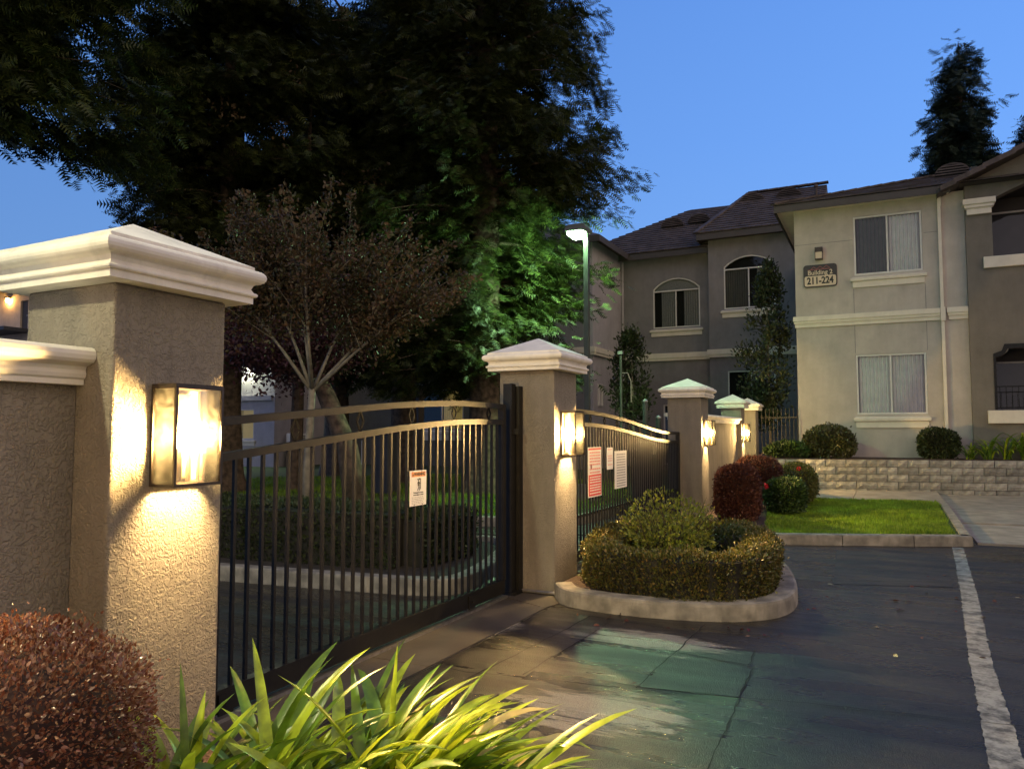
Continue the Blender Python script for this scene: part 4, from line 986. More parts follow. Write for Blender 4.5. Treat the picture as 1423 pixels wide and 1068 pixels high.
# projecting left block and dark courtyard front
m = MB(); m.slab([(26.4, 0), (30.0, 0), (30.0, 8.75), (26.4, 8.75)], [rect(26.9, 27.35, 2.5, 3.3)], -9.92, -9.67, 'x'); m.build('wall', 'pale', B)
fr = MB(); fr.box(-9.68, -9.62, 26.88, 26.92, 2.48, 3.32); fr.box(-9.68, -9.62, 27.33, 27.37, 2.48, 3.32); fr.box(-9.68, -9.62, 26.92, 27.33, 2.48, 2.52); fr.box(-9.68, -9.62, 26.92, 27.33, 3.28, 3.32); fr = fr.build('window', 'winframe', B)
MB().box(-9.75, -9.74, 26.9, 27.35, 2.5, 3.3).build('blind', 'blind', fr)
lb1 = rect(-12.95, -11.9, 5.75, 7.2); lb2 = rect(-17.9, -15.2, 1.6, 3.25)
m = MB(); m.slab(rect(-14.2, -9.922, 0, 8.75), [lb1], 26.4, 26.65); m.build('wall', 'grey', B)
m = MB(); m.slab(rect(-21.9, -14.2, 0, 8.75), [lb2], 26.4, 26.65); m.build('wall', 'darkwall', B)
window(B, 26.43, lb1, 'blindgrey', 'blindgrey', .55, sill=(-13.05, -11.8, 5.45, 5.72)); window(B, 26.43, lb2, 'dark', 'yblind', .62, sill=(-17.95, -15.15, 1.16, 1.58))
m = MB(); m.box(-14.2, -9.6, 26.3, 26.398, 4.36, 4.46); m.box(-14.2, -9.57, 26.27, 26.398, 4.461, 4.66); m.box(-9.668, -9.57, 26.399, 29.9, 4.36, 4.46); m.box(-9.668, -9.54, 26.399, 29.87, 4.461, 4.66); m.build('belt_trim', 'trim', B)
m = MB(); m.tube([(-9.6, 29.8, .2), (-9.6, 29.8, 8.5)], [.05, .05], 8); m.tube([(-21.7, 26.33, .2), (-21.7, 26.33, 7)], [.06, .06], 8); m.build('downspout', 'pale', B)
m = MB(); m.box(-22, -9.2, 25.9, 25.94, 8.5, 8.73); m.box(-9.24, -9.2, 25.941, 29.4, 8.5, 8.73); m.build('fascia', 'fascia', B)
m = MB(); m.V += [(-36, 25.9, 8.735), (-9.2, 25.9, 8.735), (-14, 31, 11.2), (-30, 31, 11.2), (-36, 36, 8.735), (-9.2, 36, 8.735)]; m.F += [(0, 1, 2, 3), (4, 0, 3), (5, 4, 3, 2), (1, 5, 2), (0, 4, 5, 1)]; m.build('roof', 'tile', B)
m = MB(); m.box(-36, 9.3, 39, 39.2, 0, 8.4); m.box(9.1, 9.3, 22.3, 39, 0, 7.4); m.build('rear_wall', 'grey', B)
# number sign and wall light
bs = thing('building_sign', 'dark plaque reading Building 2 and 211-224 on the beige wall', 'sign', (-1.49, 22.09, 5.76))
def rrect(x0, x1, z0, z1, r, n=4):
    p = []
    for cx, cz, a0 in ((x1-r, z0+r, -90), (x1-r, z1-r, 0), (x0+r, z1-r, 90), (x0+r, z0+r, 180)):
        for i in range(n+1): a = R(a0+90*i/n); p.append((cx+r*math.cos(a), cz+r*math.sin(a)))
    return p
m = MB(); m.slab(rrect(-1.91, -1.06, 5.455, 6.075, .08), [], 22.055, 22.098); m.build('board', 'signdark', bs)
m = MB(); m.slab(rrect(-1.885, -1.085, 5.485, 5.765, .05), [], 22.051, 22.0548); m.build('number_panel', 'signtan', bs)
text_obj('lettering', 'Building 2', .175, 'signtan', bs, on_y(-1.485, 22.053, 5.85), .003, .92)
text_obj('lettering', '211-224', .26, 'ink', bs, on_y(-1.485, 22.049, 5.625), .009, .78)
m = MB()
for i, xx in enumerate((-1.64, -1.48, -1.32)):
    m.bar((xx-.085, 22.052, 5.945+.01*i), (xx-.005, 22.052, 6.01+.01*i), .012, .004, up=(0, 1, 0)); m.bar((xx-.005, 22.052, 6.01+.01*i), (xx+.075, 22.052, 5.955+.01*i), .012, .004, up=(0, 1, 0))
m.bar((-1.80, 22.052, 5.935), (-1.22, 22.052, 5.945), .016, .004, up=(0, 1, 0)); m.build('mountain_emblem', 'mount', bs)
wl_ = thing('wall_light', 'small unlit box wall light above the building plaque', 'wall lamp', (-1.5, 22.09, 6.38))
m = MB(); m.box(-1.60, -1.40, 21.93, 22.098, 6.40, 6.53); m.box(-1.60, -1.585, 21.93, 21.945, 6.22, 6.4); m.box(-1.415, -1.40, 21.93, 21.945, 6.22, 6.4); m.box(-1.60, -1.40, 21.93, 22.098, 6.2, 6.22); m.build('housing', 'bronze', wl_)
m = MB(); m.box(-1.583, -1.417, 21.94, 22.09, 6.222, 6.398); m.build('lens', 'signtan', wl_)

# pale neighbour wing beyond the near tree
Wg = thing('apartment_building', 'pale lilac-grey wing lit by a wall lamp, seen left of the crape myrtle trunk', 'building', (-26, 22.5, 0))
wA = rect(-24.1, -22.57, 1.2, 2.42)
m = MB(); m.slab(rect(-34, -21.7, 0, 8.4), [wA], 22.5, 22.75); m.build('wall', 'pale', Wg)
m = MB(); m.slab([(22.5, 0), (26.39, 0), (26.39, 8.4), (22.5, 8.4)], [], -21.699, -21.5, 'x'); m.build('wall', 'pale', Wg)
window(Wg, 22.53, wA, 'yblind', 'yblind', .5, sill=(-24.2, -22.45, .95, 1.18))
m = MB(); m.box(-34, -21.6, 22.4, 22.499, 2.75, 2.95); m.build('belt_trim', 'pale', Wg)
m = MB(); m.V += [(-35, 22, 8.4), (-21, 22, 8.4), (-24, 26, 10), (-32, 26, 10), (-35, 30, 8.4), (-21, 30, 8.4)]; m.F += [(0, 1, 2, 3), (4, 0, 3), (5, 4, 3, 2), (1, 5, 2), (0, 4, 5, 1)]; m.build('roof', 'tile', Wg)
wp = thing('wall_light', 'bright pale-yellow wall lamp on the lilac-grey wing behind the tree', 'wall lamp', (-23.03, 22.49, 4.25))
m = MB(); m.box(-23.2, -22.86, 22.3, 22.498, 4.32, 4.42); m.build('housing', 'bronze', wp)
m = MB(); m.box(-23.15, -22.91, 22.33, 22.45, 4.2, 4.319); m.build('bulb', 'wallpackbulb', wp)
ac = thing('air_conditioner', 'white box unit standing at the foot of the lilac-grey wing', 'air conditioner', (-20.9, 23.4, .13))
m = MB(); m.box(-21.35, -20.75, 23.0, 23.7, .85, 1.45); bevel(m.build('casing', 'signwhite', ac), .03)
m = MB(); m.box(-21.3, -20.8, 23.05, 23.65, .13, .85); m.build('plinth', 'concrete', ac)
m = MB()
for i in range(6): m.box(-20.749, -20.74, 23.06, 23.64, .92+i*.08, .95+i*.08)
m.build('grille', 'darkmetal', ac)
# distant building with lit upper landing
F_ = thing('apartment_building', 'distant building with a lamplit upper landing, over the left wall', 'building', (-55, 28, 0))
dr = rect(-46.2, -45.45, 7.6, 9.32)
m = MB(); m.slab(rect(-70, -38, 0, 11), [dr], 27.2, 27.5); m.build('wall', 'beige', F_)
m = MB(); m.box(-70, -38, 27.5, 36, 10.98, 11.1); m.box(-70, -38, 26.2, 27.199, 9.9, 10.1); m.build('roof', 'taupe', F_)
m = MB(); m.box(-46.18, -45.47, 27.3, 27.36, 7.61, 9.3); dd = m.build('door', 'fascia', F_)
m = MB(); m.box(-45.7, -45.6, 27.26, 27.3, 8.4, 8.46); m.build('handle', 'steel', dd)
m = MB(); m.box(-52, -45, 25.6, 27.19, 7.35, 7.55); m.build('landing', 'darkmetal', F_)
m = MB()
m.path([(-46.3, 25.7, 8.5), (-48, 25.7, 8.1), (-51, 25.7, 8.9)], .05, .05)
for i in range(22): m.box(-46.3-i*.22, -46.27-i*.22, 25.69, 25.71, 7.55, 8.35)
for xx in (-46.9, -47.5): m.box(xx, xx+.07, 25.66, 25.74, 7.55, 9.0)
m.build('stair_railing', 'metal', F_)
pl_ = thing('wall_light', 'orange porch lamp beside the dark upper door, far left', 'wall lamp', (-47.3, 27.19, 9.4))
m = MB(); m.box(-47.45, -47.15, 26.95, 27.198, 9.55, 9.63); m.build('housing', 'bronze', pl_)
m = MB(); m.tube([(-47.3, 27.06, 9.30), (-47.3, 27.06, 9.38), (-47.3, 27.06, 9.46), (-47.3, 27.06, 9.54)], [.06, .1, .1, .06], 10); m.build('bulb', 'porchbulb', pl_)
M['porchbulb'].node_tree.nodes['Principled BSDF'].inputs['Emission Strength'].default_value = 260

# ---------------------------------------------------------------- street lamp, posts
sl_ = thing('street_lamp', 'tall square-headed street lamp with green light behind the farther gate', 'street lamp', (-5.42, 14.45, .13))
m = MB(); m.box(-5.47, -5.37, 14.40, 14.50, .13, 5.55); m.build('pole', 'pole', sl_)
m = MB(); m.tube([(-5.42, 14.45, .13), (-5.42, 14.45, .45)], [.22, .2], 16); m.build('base', 'concrete', sl_)
hd = MB(); hd.rings(-5.78, -5.38, 14.22, 14.62, [(0, 5.60), (.02, 5.62), (.02, 5.68), (-.04, 5.76)]); hd = hd.build('lamp_head', 'lens', sl_)
m = MB(); m.box(-5.50, -5.38, 14.38, 14.52, 5.5, 5.599); m.build('bracket', 'lens', hd)
m = MB(); m.rings(-5.76, -5.52, 14.25, 14.59, [(-.05, 5.50), (0, 5.545), (0, 5.598)]); m.build('lens', 'ledlens', hd)
s2_ = thing('street_lamp', 'tall street lamp behind the left wall, out of the picture', 'street lamp', (-3.95, -1.6, 0))
m = MB(); m.box(-4.0, -3.9, -1.65, -1.55, 0, 5.35); m.build('pole', 'pole', s2_)
m = MB(); m.tube([(-3.95, -1.6, 0), (-3.95, -1.6, .4)], [.22, .2], 16); m.build('base', 'concrete', s2_)
hd = MB(); hd.rings(-3.88, -3.48, -1.8, -1.4, [(0, 5.40), (.02, 5.42), (.02, 5.48), (-.04, 5.56)]); hd = hd.build('lamp_head', 'lens', s2_)
m = MB(); m.rings(-3.84, -3.6, -1.77, -1.43, [(-.05, 5.345), (0, 5.375), (0, 5.398)]); m.build('lens', 'nearlens', hd)
cp = thing('keypad_pedestal', 'thin hooked keypad pole in front of the small round tree behind the far gate', 'pole', (-5.75, 17.5, 0))
m = MB(); m.tube([(-5.6, 17.2, .0), (-5.6, 17.2, 3.35)], [.03, .03], 8); m.build('pole', 'pole', cp)
m = MB(); m.tube([(-5.6, 17.2, 2.9), (-5.45, 17.25, 2.9), (-5.38, 17.28, 2.7), (-5.38, 17.28, 2.2)], [.012]*4, 6); m.build('hook', 'steel', cp)
m = MB(); m.box(-5.66, -5.54, 17.14, 17.26, 3.34, 3.42); m.build('head', 'steel', cp)
for (x, y, h_, lb) in ((-4.55, 15.6, 2.14, 'dark gate motor post with pale cap, left of the third pillar'), (-4.35, 15.9, 1.8, 'short dark post with finial beside the third pillar'), (-4.05, 15.9, 1.75, 'shortest dark post touching the third pillar in view')):
    t = thing('bollard_post', lb, 'post', (x, y, 0)); m = MB(); m.tube([(x, y, 0), (x, y, h_)], [.055, .055], 10); m.build('shaft', 'pole', t)
    m = MB(); m.tube([(x, y, h_), (x, y, h_+.02), (x, y, h_+.06)], [.065, .06, .01], 10); m.build('cap', 'steel', t)
kb = thing('gate_operator', 'grey gate operator box on the ground behind the far gate end', 'gate operator', (-3.9, 13.4, 0))
m = MB(); m.box(-4.1, -3.75, 13.2, 13.6, .0, 1.32); bevel(m.build('casing', 'darkmetal', kb), .02); m = MB(); m.box(-3.749, -3.74, 13.3, 13.5, 1.1, 1.25); m.build('label_plate', 'signwhite', kb)
# fence by the last pillar
fc = thing('picket_fence', 'black metal picket fence between the farthest pillar and the beige corner', 'fence', (-2.7, 22, 0))
for i in range(14):
    x = -3.5+i*.105; MB().box(x-.009, x+.009, 21.93, 21.948, .3, 2.15).build('picket', 'metal', fc)
MB().box(-3.55, -2.12, 21.92, 21.958, 1.88, 1.915).build('rail', 'metal', fc); MB().box(-3.55, -2.12, 21.92, 21.958, .9, .935).build('rail', 'metal', fc)
cv = thing('utility_cabinet', 'tall dark grey cabinet standing on the lawn before the left redwood trunk', 'cabinet', (-9.9, 13.9, .13))
m = MB(); m.box(-10.15, -9.8, 13.7, 14.1, .13, 1.42); bevel(m.build('body', 'darkmetal', cv), .02); MB().box(-10.17, -9.78, 13.68, 14.12, 1.421, 1.46).build('lid', 'darkmetal', cv)
wh = thing('marker_stake', 'thin white stake left of the dark grey cabinet', 'stake', (-10.0, 13.2, .13))
MB().tube([(-9.95, 13.0, .13), (-9.95, 13.0, 1.28)], [.016, .016], 6).build('rod', 'signwhite', wh); MB().tube([(-9.95, 13.0, 1.28), (-9.95, 13.0, 1.33)], [.022, .01], 6).build('tip', 'signwhite', wh)
aw = thing('patio_canopy', 'flat dark canopy over the courtyard patio', 'canopy', (-16.6, 24.6, .13))
m = MB(); m.rings(-17.3, -15.3, 24.2, 25.2, [(0, 3.18), (.06, 3.2), (.06, 3.27), (0, 3.29)]); m.build('roof_board', 'fascia', aw)
m = MB(); m.rings(-16.65, -16.1, 24.5, 24.9, [(-.1, .13), (0, 1.0), (0, 2.8), (.35, 3.17)]); m.build('support', 'fascia', aw)
# ---------------------------------------------------------------- retaining wall of split blocks
A_, B__ = Vector((-2.65, 19.45, 0)), Vector((6.5, 21.55, 0)); rd = (B__-A_).normalized(); rn = Vector((rd.y, -rd.x, 0)); ang = math.atan2(rd.y, rd.x); RL = (B__-A_).length
rw = thing('retaining_wall', 'low retaining wall of tan split-face blocks behind the lawn', 'wall', tuple(A_)); rw.rotation_euler = (0, 0, ang)
bks = []
for v in range(5):
    m = MB(); wb, hb, db = .447, .163, .2; nx = 4
    # split face: a jittered grid pushed out in the middle
    g = [[(i/nx*wb, -(0 if i in (0, nx) or j in (0, 2) else random.uniform(.012, .035))-random.uniform(0, .006), j/2*hb) for i in range(nx+1)] for j in range(3)]
    for row in g: m.V += row
    for j in range(2):
        for i in range(nx): a = j*(nx+1)+i; m.F.append((a, a+1, a+nx+2, a+nx+1))
    b = len(m.V); m.V += [(0, db, 0), (wb, db, 0), (0, db, hb), (wb, db, hb)]; e = 2*(nx+1)
    m.F += [tuple([0, *range(1, nx+1)])[::-1]+(b, b+1)[:0], (0, e, b+2, b), (nx, b+1, b+3, e+nx), tuple(range(e, e+nx+1))+(b+3, b+2), tuple(range(nx, -1, -1))+(b, b+1), (b, b+2, b+3, b+1)]
    m.F = [f for f in m.F if len(f) != nx+1 or f[0] != nx]
    o = m.build('block', 'block', rw, local=True); bks.append(o.data); bpy.data.objects.remove(o)
for rrow in range(5):
    x = -.23*(rrow % 2); k = 0
    while x < RL:
        o = bpy.data.objects.new('block', random.choice(bks)); link(o, rw)
        o.location = (x+random.uniform(-.003, .003), .012*rrow+random.uniform(-.008, .008), -.015+rrow*.1715); o.rotation_euler = (0, 0, random.uniform(-.012, .012)); x += .457; k += 1
MB().box(.0, RL, .19, .4, 0, .82).build('backing', 'soil', rw, local=True)
tag(MB().prism([(-2.68, 19.75), (6.4, 21.85), (9.2, 21.9), (9.2, 22.09), (-2.68, 22.09)], 0, .84).build('raised_bed_mulch', 'mulch'), kind='structure')

# ================================================================ PLANTS
# near planting bed
tag(MB().prism([(-2.9, .2), (-.55, .9), (-.75, 2.25), (-1.6, 2.75), (-2.75, 2.55), (-2.9, 2.0)], -.02, .09).build('planting_bed_mulch', 'mulch'), kind='structure')
bush('red_barberry_shrub', 'round clipped dark-red shrub in the lower left corner', 'shrub', (-2.36, 1.31, .52), (.43, .43, .385), 'redbush', 38000, .0155, p=3.4, core='redcore', depth=.16, jitter=.12)
def bush_twigs(t, c, r, n, mt='redbush'):
    d = unit(n); d[:, 2] = np.abs(d[:, 2]); P = np.array(c)+d*np.array(r); P2 = P+d*rng.uniform(.02, .06, (n, 1))+rng.normal(0, .012, (n, 3)); m = MB()
    for a, b in zip(P, P2): m.tube([tuple(a), tuple(b)], [.0015, .0008], 3, False)
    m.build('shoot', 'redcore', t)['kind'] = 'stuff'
    Q = []; D = []
    for a, b in zip(P, P2):
        for k in range(6): Q.append(a+(b-a)*(k/5)); D.append((b-a)/np.linalg.norm(b-a)+unit(1)[0]*.9)
    V, F = scatter(LEAFV, LEAFF, np.array(Q), np.array(D), rng.uniform(.009, .018, len(Q))); big_mesh('shoot_leaves', V, F, mt, t)
bush_twigs(bpy.data.objects['red_barberry_shrub'], (-2.36, 1.31, .52), (.41, .41, .38), 260)

def blade(parent, base, az, el0, ln, bend, wd, mt, name='leaf', twist=0):
    n = 12; V = []; F = []; p = Vector(base); el = el0; st = ln/n
    for i in range(n+1):
        t = i/n; d = Vector((math.cos(az)*math.cos(el), math.sin(az)*math.cos(el), math.sin(el)))
        side = Vector((-math.sin(az), math.cos(az), 0)); up = side.cross(d)*-1
        a_ = twist*t; sd_ = side*math.cos(a_)+up*math.sin(a_); nn = up*math.cos(a_)-side*math.sin(a_)
        w_ = wd*(.62+.38*math.sin(min(1, t*2.2)*math.pi/2))*(1-t**4.5)**.9+.0008
        V += [tuple(p-sd_*w_/2+nn*w_*.16), tuple(p-nn*w_*.04), tuple(p+sd_*w_/2+nn*w_*.16)]
        p = p+d*st; el -= bend*(.35+1.5*t)/n
    for i in range(n): a = 3*i; F += [(a, a+1, a+4, a+3), (a+1, a+2, a+5, a+4)]
    o = mesh_obj(name, V, F, mt, parent, smooth=True); return o
random.seed(11)
camR = R(26.258)
def lily(label, x, y, n, azc, spread, lnr, elr):
    t = thing('lily_plant', label, 'plant', (x, y, .09), 'strap-leaved lilies in the near bed')
    for i in range(n):
        az = azc+random.gauss(0, spread); ln = random.uniform(*lnr); el = R(random.uniform(*elr))
        if random.random() < .28: az = random.uniform(0, 2*math.pi)
        mt = 'lily' if random.random() < .66 else ('lilydk' if random.random() < .85 else 'lilydry')
        blade(t, (x+random.gauss(0, .05), y+random.gauss(0, .05), .08), az, el, ln, random.uniform(.5, 1.75), random.uniform(.038, .06), mt, twist=random.uniform(-.6, .6))
    return t
ar = camR  # azimuth of picture-right on the ground
lily('clump of upright strap leaves against the red shrub, leftmost', -2.02, 1.72, 42, ar+.9, 1.2, (.45, .68), (60, 86))
lily('broad-leaved clump in front of the nearest pillar foot', -1.85, 1.88, 74, ar+.1, .8, (.55, .82), (45, 80))
lily('densest clump with long leaves arching right, bottom centre-left', -1.62, 1.98, 92, ar, .7, (.58, .86), (40, 78))
lily('clump with two tall upright leaves, bottom centre', -1.42, 2.05, 92, ar-.1, .7, (.56, .84), (38, 76))
lily('lowest spreading clump at the right end of the bed', -1.22, 2.02, 76, ar-.15, .6, (.52, .84), (30, 68))
blade(bpy.data.objects['lily_plant.003'], (-1.50, 2.12, .09), ar+1.2, R(88), .70, .12, .026, 'lily')
blade(bpy.data.objects['lily_plant'], (-2.0, 1.75, .09), ar+2.2, R(84), .66, .35, .030, 'lilydk')

# hedge island
hi = thing('clipped_hedge', 'low clipped boxwood hedge ringing the island before the farther gate', 'hedge', (-1.8, 7.2, .1))
ring = smooth_line([(-2.36, 6.62), (-2.15, 6.47), (-1.79, 6.36), (-1.35, 6.40), (-1.12, 6.62), (-1.06, 7.1), (-1.12, 7.7), (-1.3, 8.4), (-1.7, 8.85), (-2.3, 8.8), (-2.55, 8.3), (-2.56, 7.4), (-2.36, 6.62)], 2)
strip_hedge(ring, .30, .12, .47, 57000, .026, 'box', hi)
m = MB()
bush('rose_shrub', 'loose yellow-green shrub rising out of the hedge ring', 'shrub', (-1.98, 7.6, .42), (.52, .6, .33), 'rosy', 3400, .042, p=2.0, depth=.6, jitter=.6, zmin=-.6, up=.4)
rs = bpy.data.objects['rose_shrub']
for k in range(60):
    a = random.uniform(0, 6.28); q = random.uniform(.1, .5); b = Vector((-1.98+q*math.cos(a)*.6, 7.6+q*math.sin(a)*.6, .3)); e_ = b+Vector((math.cos(a)*.22, math.sin(a)*.22, random.uniform(.3, .55)))
    MB().tube([tuple(b), tuple(b.lerp(e_, .6)+Vector((0, 0, .05))), tuple(e_)], [.006, .004, .002], 4).build('stem', 'twig', rs)
    Q = np.array([b.lerp(e_, .2+.8*i/15) for i in range(16)])+rng.normal(0, .05, (16, 3)); V, F = scatter(LEAFV, LEAFF, Q, unit(16)+[0, 0, .4], rng.uniform(.025, .05, 16)); big_mesh('leaves', V, F, 'rosy', rs)
bush('rose_shrub', 'small dark shrub inside the right end of the hedge ring', 'shrub', (-1.45, 8.0, .33), (.25, .25, .2), 'dkhedge', 1500, .04, p=2.0, depth=.3, zmin=-.8)

# shrubs by the lawn
bush('red_leaved_shrub', 'clipped red-brown shrub in front, brightest top, before the low wall', 'shrub', (-2.13, 12.4, .53), (.34, .36, .42), 'redbushd', 15000, .035, p=3.2, core='redcore', depth=.12, group='red-brown clipped shrubs')
bush('red_leaved_shrub', 'darker red-brown shrub behind, nearest the block wall end', 'shrub', (-2.12, 14.6, .62), (.40, .42, .40), 'redbushd', 12000, .038, p=3.0, core='redcore', depth=.12, group='red-brown clipped shrubs')
bush('green_shrub', 'dark green rose shrub with one red bloom beside the lawn', 'shrub', (-1.56, 13.6, .42), (.34, .36, .29), 'rose', 7000, .045, p=2.3, depth=.2, jitter=.15)
bush('green_shrub', 'taller golden-topped shrub between the rose shrub and the block wall', 'shrub', (-1.58, 15.7, .50), (.42, .5, .38), 'rosetop', 8000, .04, p=2.4, depth=.2, jitter=.15)
for nm, q in (('green_shrub', (-1.83, 13.4, .58)), ('green_shrub.001', (-1.5, 15.3, .80))):
    par = bpy.data.objects[nm]; P = np.array([q]*9)+rng.normal(0, .018, (9, 3)); V, F = scatter(LEAFV*[1, 1.8, 1], LEAFF, P, unit(9)+[0, -.5, .4], np.full(9, .045)); big_mesh('bloom', V, F, 'flower', par)
bush('round_shrub', 'larger round glossy shrub below the left side of the lower window', 'shrub', (-1.32, 21.05, 1.22), (.64, .5, .42), 'roundbush', 9000, .055, p=2.3, depth=.2, jitter=.16)
bush('round_shrub', 'smaller round dark shrub on the raised bed right of the lower window', 'shrub', (1.18, 21.55, 1.2), (.46, .36, .36), 'dkhedge', 6000, .055, p=2.4, depth=.2, jitter=.16)
bush('ground_cover_plant', 'low leafy plants on the raised bed at the fence end', 'plant', (-2.3, 20.9, 1.02), (.55, .6, .22), 'rose', 2600, .09, p=2.0, depth=.5, jitter=.3, zmin=-.6)
for i, (x, y, s_) in enumerate(((1.85, 21.5, .6), (2.2, 21.5, .75), (2.6, 21.6, .85), (3.0, 21.65, .9), (3.5, 21.7, .8))):
    lb = ['strap-leaved plant touching the smaller round shrub', 'strap-leaved plant on the raised bed under the dark wall edge', 'strap-leaved plant on the raised bed below the parapet corner', 'tall strap-leaved plant at the right picture edge', 'strap-leaved plant beyond the right picture edge'][i]
    t = thing('strap_leaf_plant', lb, 'plant', (x, y, .9), 'strap-leaved plants on the raised bed')
    for k in range(22): blade(t, (x+random.gauss(0, .05), y+random.gauss(0, .03), .84), random.uniform(0, 6.28), R(random.uniform(45, 85)), s_*random.uniform(.7, 1.2), random.uniform(.8, 2.2), .045, random.choice(('lilydk', 'lily', 'lilydk')))
# hedge behind the gate
yh = thing('clipped_hedge', 'long dark clipped hedge on the kerbed island behind the near gate', 'hedge', (-8, 6.8, .12))
strip_hedge([(-13.5, 6.35), (-9, 6.45), (-6.3, 6.6), (-4.55, 6.82)], .95, .12, .70, 46000, .034, 'dkhedge', yh)
strip_hedge([(-4.45, 6.6), (-4.4, 7.6)], .45, .12, .62, 6000, .034, 'dkhedge', yh, name='end_foliage')
def column_tree(label, x, y, z0, zc0, zc1, r, n):
    t = thing('column_tree', label, 'tree', (x, y, z0), 'narrow trained trees against the building')
    MB().tube([(x, y, z0), (x+.03, y, (z0+zc0)/2+.2), (x, y, zc1*.8)], [.05, .045, .015], 8).build('trunk', 'crapebark', t)
    k = max(30, n//110); cz = rng.uniform(0, 1, k)**1.15; pr = np.sin(np.pi*np.clip(cz*.82+.12, 0, 1))**.8*(1-.35*cz); ca = rng.uniform(0, 6.283, k); cq = rng.uniform(.1, 1, k)**.5
    C_ = np.column_stack([x+r*pr*cq*np.cos(ca), y+r*pr*cq*np.sin(ca), zc0+(zc1-zc0)*cz*.93]); ci = rng.integers(0, k, n); off = rng.normal(0, 1, (n, 3))*np.array([.13, .13, .24])*(1-.45*cz[ci])[:, None]
    P = C_[ci]+off; D = off*np.array([1, 1, .3])+np.array([0, 0, .25])+unit(n)*.25
    V, F = scatter(LEAFV, LEAFF, P, D, rng.uniform(.07, .14, n)); big_mesh('crown', V, F, 'column', t); return t
column_tree('short narrow tree left of the third pillar, in front of the pale wall', -6.6, 21.3, .13, 2.0, 4.5, .66, 3600)
column_tree('tall narrow tree covering the right side of the arched window', -3.05, 23.2, .0, 1.9, 6.6, .85, 7000)

# crape myrtle
cm = thing('crape_myrtle_tree', 'vase-shaped small tree with pale branching trunk and reddish-brown leaves', 'tree', (-6.5, 7.4, .12))
base = Vector((-6.5, 7.4, .12)); fork = Vector((-6.47, 7.42, 2.05))
m = MB(); m.tube([tuple(base), (-6.52, 7.4, 1.0), (-6.49, 7.42, 1.7), tuple(fork)], [.066, .054, .048, .046], 10); m.build('trunk', 'crapebark', cm, smooth=True)
P = []; D = []; lm = MB(); random.seed(5)
pr_ = Vector((math.cos(camR), math.sin(camR), 0)); fw_ = Vector((-math.sin(camR), math.cos(camR), 0))
mains = []
for i in range(7):
    sx_ = [-1.0, -.66, -.3, .05, .4, .8, 1.15][i]; ey = random.uniform(-.6, .6)
    e_ = fork+pr_*sx_*.95+fw_*ey+Vector((0, 0, random.uniform(1.0, 1.4)-abs(sx_)*.15)); mid = fork.lerp(e_, .5)+Vector((0, 0, -.06))+pr_*sx_*-.05
    MB().tube([tuple(fork-Vector((0, 0, .05))), tuple(mid), tuple(e_)], [.028, .019, .012], 7).build('limb', 'crapebark', cm, smooth=True); mains.append((mid, e_, sx_))
tw = MB()
for mid, e_, sx_ in mains:
    for k in range(15):
        s0 = mid.lerp(e_, random.uniform(.15, 1)); out_d = (pr_*(sx_*.75+random.gauss(0, .42))+fw_*random.gauss(0, .5)+Vector((0, 0, random.uniform(.55, 1.5)))).normalized()
        ln = random.uniform(.6, 1.75)*(1.15-.2*abs(sx_)); e2 = s0+out_d*ln+Vector((0, 0, -.05))
        tw.tube([tuple(s0), tuple(s0.lerp(e2, .5)+Vector((0, 0, .04))), tuple(e2)], [.007, .004, .0015], 4, False)
        n_ = int(ln*215); q = rng.uniform(.08, 1, n_); s0a, e2a = np.array(s0), np.array(e2)
        pts = s0a+(e2a-s0a)*q[:, None]+rng.normal(0, 1, (n_, 3))*(.13*(1-q)+.028)[:, None]
        P.append(pts); D.append(np.array(out_d)*.5+unit(n_)*.8)
tw.build('twigs', 'crapebark', cm)
P = np.concatenate(P); D = np.concatenate(D); V, F = scatter(LEAFV, LEAFF, P, D, rng.uniform(.035, .075, len(P))); big_mesh('crown', V, F, 'crape', cm)

# dark plum tree behind it
pt = thing('plum_tree', 'dark purple-leaved tree with leaning trunk behind the crape myrtle', 'tree', (-8.8, 11.3, .13))
MB().tube([(-8.75, 11.3, .1), (-8.95, 11.25, 1.2), (-9.35, 11.1, 2.2), (-9.8, 10.9, 3.2)], [.24, .20, .17, .08], 10).build('trunk', 'bark', pt, smooth=True)
P = []; 
for k in range(60):
    c_ = np.array([-10.1, 10.7, 3.25])+unit(1)[0]*np.array([1.55, 1.4, .85])*rng.uniform(.3, 1); n_ = 260
    P.append(c_+rng.normal(0, 1, (n_, 3))*np.array([.3, .3, .16]))
P = np.concatenate(P); V, F = scatter(LEAFV, LEAFF, P, unit(len(P))+[0, 0, -.3], rng.uniform(.05, .1, len(P))); big_mesh('crown', V, F, 'plum', pt)
lm = MB()
for k in range(10):
    a = 6.28*k/10; MB().tube([(-9.5, 11.05, 2.4), (-9.9+.7*math.cos(a), 10.8+.7*math.sin(a), 2.9), (-10.1+1.4*math.cos(a), 10.7+1.3*math.sin(a), 3.2)], [.05, .03, .01], 5).build('limb', 'bark', pt)

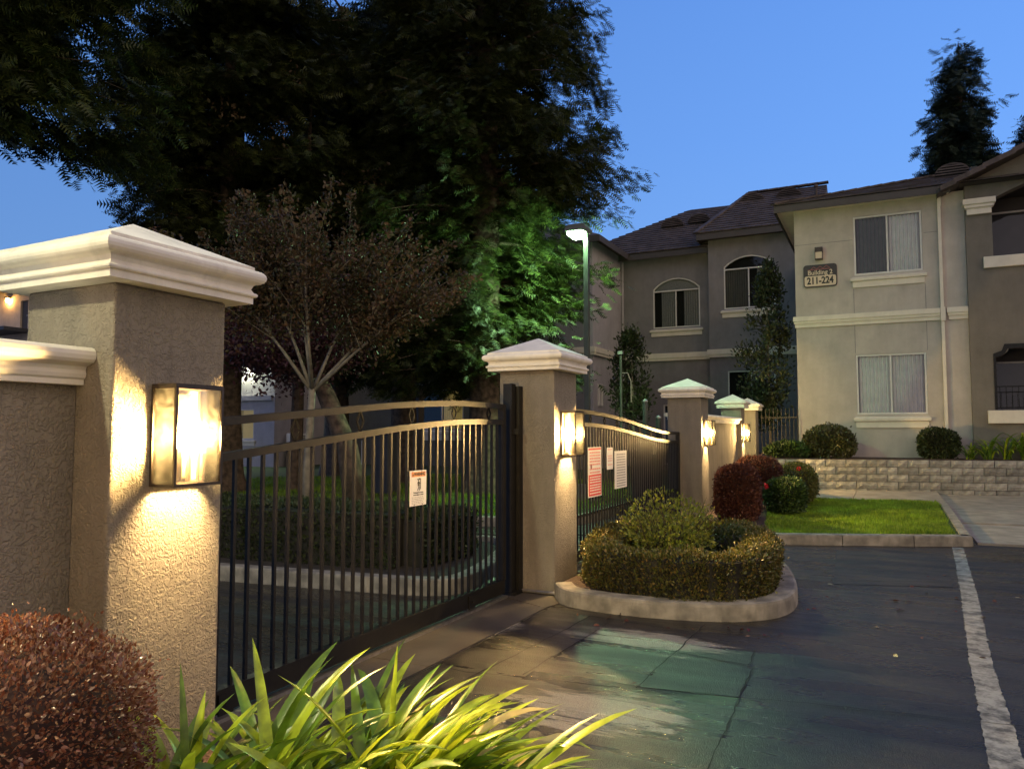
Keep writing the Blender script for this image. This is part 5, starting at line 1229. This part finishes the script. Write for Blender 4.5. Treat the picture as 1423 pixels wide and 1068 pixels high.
# redwoods
np.random.seed(3); random.seed(21)
redwood('redwood_tree', 'tall redwood just left of the green street lamp, bright lower sprays', -8.1, 15.1,   .13, 3.35, 2.9, 25, .36, dens=104, step=.13, z_end=13.6, size=(.2, .42), clear=((-5.7, 13.9, 4.7), (1.7, 1.5, 1.9)))
redwood('redwood_tree', 'redwood whose trunk stands behind the dark cabinet', -11.9, 17.4, .13, 4.0, 3.2, 26, .33, dens=44, step=.16, z_end=13.5, size=(.35, .6))
redwood('redwood_tree', 'redwood farthest left, its edge against the open sky above the pillar cap', -13.7, 12.8, .13, 3.25, 3.7, 27, .34, dens=120, step=.14, z_end=13, size=(.24, .46))
redwood('redwood_tree', 'redwood in the middle of the dark crown mass, behind the crape myrtle', -15.2, 18.6, .13, 4.4, 3.6, 28, .36, dens=40, step=.16, z_end=15, size=(.4, .65))
redwood('redwood_tree', 'redwood overhanging the top left corner of the picture', -13.6, 6.4, 0, 4.5, 6.5, 26, .42, dens=95, step=.16, z_end=10.5, size=(.28, .5))
# autumn tree seen through the gaps
at = thing('deciduous_tree', 'thin autumn-leaved tree showing between the redwood crowns', 'tree', (-12.6, 13.9, .13))
MB().tube([(-12.6, 13.9, .1), (-12.5, 13.9, 5), (-12.3, 13.9, 9.5)], [.16, .12, .03], 8).build('trunk', 'bark', at)
P = []
for k in range(13):
    c_ = np.array([-12.2, 13.6, 8.4])+rng.normal(0, 1, 3)*[1.1, 1.0, 1.3]; P.append(c_+rng.normal(0, .2, (60, 3)))
P = np.concatenate(P); V, F = scatter(LEAFV, LEAFF, P, unit(len(P)), rng.uniform(.07, .12, len(P))); big_mesh('crown', V, F, 'autumn', at)
# conifers behind the right roof
coneprof = lambda h: (1-h)**.85
redwood('conifer_tree', 'lone pointed conifer rising behind the beige roof', 4.0, 45, 0, 3.1, 9.5, 22.3, .3, dens=36, z_end=21.9, step=.2, per=3, size=(.45, .8), prof=coneprof, mt='conifer', group='conifers beyond the roofs')
redwood('conifer_tree', 'conifer cut by the right picture edge above the gable', 7.35, 45, 0, 2.6, 9.5, 18.2, .3, dens=34, z_end=17.6, step=.22, per=3, size=(.45, .8), prof=coneprof, mt='conifer', group='conifers beyond the roofs')

# fallen leaves
n = 84
pts = np.concatenate([np.column_stack([rng.uniform(-.7, 1.6, 40), rng.uniform(6.5, 9.2, 40)]), np.column_stack([rng.uniform(-2.2, 2.5, 24), rng.uniform(4.2, 11, 24)]), np.column_stack([rng.uniform(-2.3, -.7, 20), rng.uniform(5.6, 6.05, 20)])])
V, F = scatter(LEAFV, LEAFF, np.column_stack([pts, np.full(n, .008)]), np.column_stack([rng.normal(size=(n, 2)), rng.uniform(-.02, .1, n)]), rng.uniform(.02, .06, n), flat=True)
tag(big_mesh('fallen_leaves', V, F, 'litter'), 'scattered small red and yellow fallen leaves on the asphalt', 'leaves', kind='stuff')
